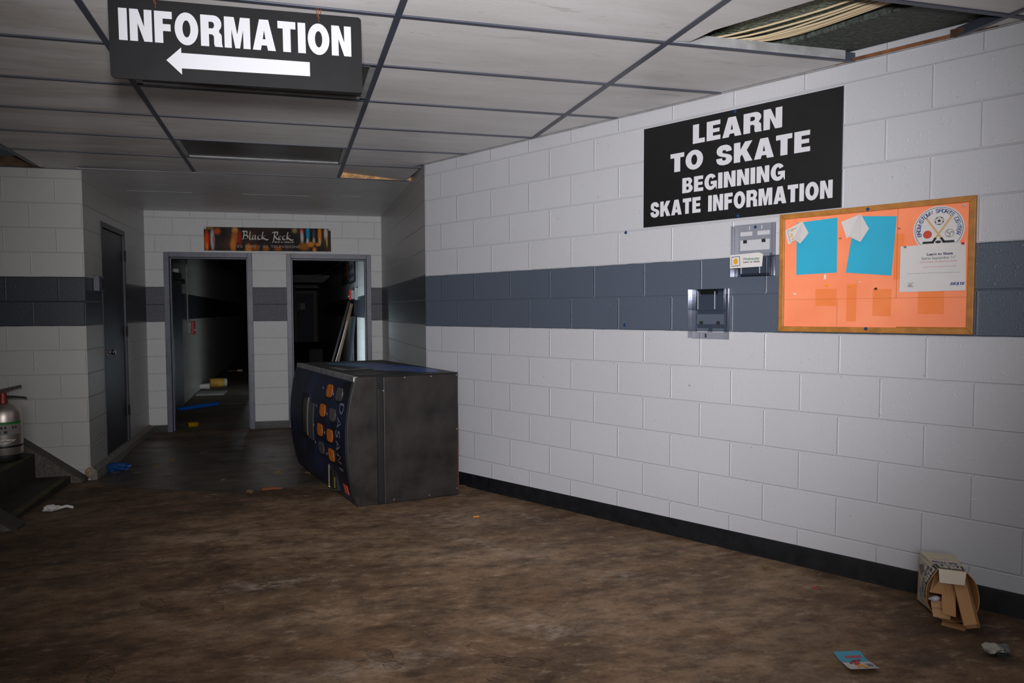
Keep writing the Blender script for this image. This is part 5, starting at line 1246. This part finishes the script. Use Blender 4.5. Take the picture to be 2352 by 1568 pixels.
m = MB(); m.prism([(-.36, 0), (.36, 0), (.36, .045), (-.36, .045)], -.05, .05); m.build('body', pm('bright_blue', (10, 96, 196), .35), e, bevel=.012)
m = MB(); m.box(-.34, .34, -.035, -.025, .045, .052); m.build('ridge', pm('mid_blue', (8, 70, 150), .35), e)
def jar(x, y, ang, r, L, mat, capmat, label, nm):
    e = empty(nm, gfl(x, y, r) @ Matrix.Rotation(ang, 4, 'Z') @ Matrix.Rotation(PI / 2, 4, 'Y')); tag(e, label, 'container')
    MB().lathe([(r * .95, -L / 2), (r, -L / 2 + .02), (r, L * .28), (r * .9, L * .33), (0, L * .33)], 22).build('body', mat, e, smooth=True)
    MB().lathe([(r * .92, L * .33), (r * .92, L * .5), (0, L * .5)], 22).build('lid', capmat, e, smooth=True)
jar(-1.77, 12.1, .25, .085, .30, pm('yellow_tub', (206, 160, 60), .5, var=.4, vscale=9), pm('tub_lid', (190, 186, 180), .4), 'yellow labelled tub lying on the left corridor floor', 'plastic_tub')
e = empty('paper_cup', gfl(-1.985, 11.72, .055) @ Matrix.Rotation(.1, 4, 'Z') @ Matrix.Rotation(PI / 2, 4, 'Y')); tag(e, 'white paper cup lying left of the yellow tub', 'cup')
MB().lathe([(.042, -.09), (.055, .08), (.058, .09), (.052, .09), (.04, -.08), (0, -.08)], 20).build('cup_body', M_pw, e, smooth=True)
MB().lathe([(.058, .084), (.062, .09), (.058, .096), (.054, .09)], 20).build('cup_rim', M_white, e, smooth=True)
e = empty('newspaper', gfl(-1.78, 10.85)); tag(e, 'folded newspaper on the corridor floor in front of the cup', 'newspaper')
MB().box(-.24, .22, -.22, .22, 0, .012).build('lower_fold', M_paper, e, bevel=.003); MB().box(-.20, .24, -.16, .24, .014, .03).build('upper_fold', pm('grey_newsprint', (150, 148, 144), .8, var=.2, vscale=30), e, bevel=.003)
o = MB().box(-.10, .10, -.3, .3, 0, .02).build('dark_wrapper', pm('black_wrap', (24, 22, 20), .5)); o.matrix_world = gfl(-1.80, 16.4); tag(o, 'dark flat wrapper far down the left corridor floor', 'wrapper')
o = MB().box(-.06, .06, -.05, .05, 0, .04).build('yellow_wrapper', pm('gold_wrap', (190, 150, 40), .4)); o.matrix_world = gfl(-1.62, 16.1); tag(o, 'small yellow wrapper beside the dark one far down the left corridor', 'wrapper')
m = MB(); m.box(-1.98, -.60, 8.9 + .33, 8.9 + .36, FZ2, FZ2 + .006); o = m.build('trim_10', M_dkmetal); o.matrix_world = GF; struct(o)

# ------------------------------------------------------------------ pieces that belong to a part hang under that part
def kind_of(o): return o.name.split('.')[0]
SUB = {'vending_machine': {'front_panel': ['selection_button', 'button_surround', 'arrow_mark', 'lettering', 'dispensing_flap', 'price_panel', 'warning_label', 'coin_unit', 'front_edging'], 'cabinet': ['rivet', 'rust_streak', 'access_plate'], 'side_panel': ['oval_graphic', 'oval_highlight', 'graphic_lettering', 'scuff_patch']},
       'hanging_sign': {'board': ['lettering', 'arrow']}, 'wall_sign': {'board': ['lettering', 'screw']}, 'bulletin_board': {'frame': ['screw']},
       'flyer': {'sheet': ['heading', 'date_line', 'red_lines', 'small_print', 'blue_logo', 'ring_line', 'crossed_sticks', 'stick_blades', 'red_ball', 'football', 'volleyball']},
       'round_poster': {'paper_disc': ['ring_line', 'lettering', 'crossed_sticks', 'stick_blades', 'red_ball', 'football', 'volleyball']},
       'banner': {'cloth': ['script_lettering', 'subtitle', 'number_lettering', 'taps_lettering', 'television_lettering', 'bullet_dot', 'eyelet']},
       'fire_extinguisher': {'cylinder': ['green_band', 'label_panel', 'pictograms', 'emblem', 'emblem_script', 'strap'], 'valve': ['upper_lever', 'lower_handle', 'pin_cord']},
       'light_bulb_carton': {'shell': ['brand_band', 'brand_lettering', 'blue_lettering', 'small_lettering', 'bulb_picture', 'blue_stripe']},
       'printed_card': {'card': ['heading', 'text_line', 'picture_border', 'picture']}, 'torn_card': {'sheet': ['printed_box', 'printed_strokes']},
       'leaflet': {'sheet': ['blue_top', 'red_shapes', 'yellow_shapes', 'dark_shapes', 'text_lines']},
       'brochure_holder': {'front_pocket': ['rib'], 'back_plate': ['latch', 'keyhole', 'screw']}, 'fire_pull_station': {'red_cover': ['pull_handle']}}
for root in [o for o in C.objects if o.parent is None]:
    rules = SUB.get(kind_of(root))
    if not rules: continue
    kids = [c for c in C.objects if c.parent == root]
    for host, names in rules.items():
        hosts = [c for c in kids if kind_of(c) == host]
        if not hosts: continue
        for c in kids:
            if kind_of(c) in names: c.parent = hosts[0]
steps = [c for c in C.objects if c.parent and kind_of(c.parent) == 'concrete_steps' and kind_of(c) == 'step']
noses = [c for c in C.objects if c.parent and kind_of(c.parent) == 'concrete_steps' and kind_of(c) == 'nosing']
for a_, b_ in zip(steps, noses): b_.parent = a_
flaps = [c for c in C.objects if kind_of(c) == 'dispensing_flap']
for c in C.objects:
    if flaps and kind_of(c) in ('flap_window', 'flap_rail'): c.parent = flaps[0].parent
units = [c for c in C.objects if kind_of(c) == 'coin_unit']
for c in C.objects:
    if units and kind_of(c) in ('unit_frame', 'yellow_strip', 'chute_plate'): c.parent = units[0].parent
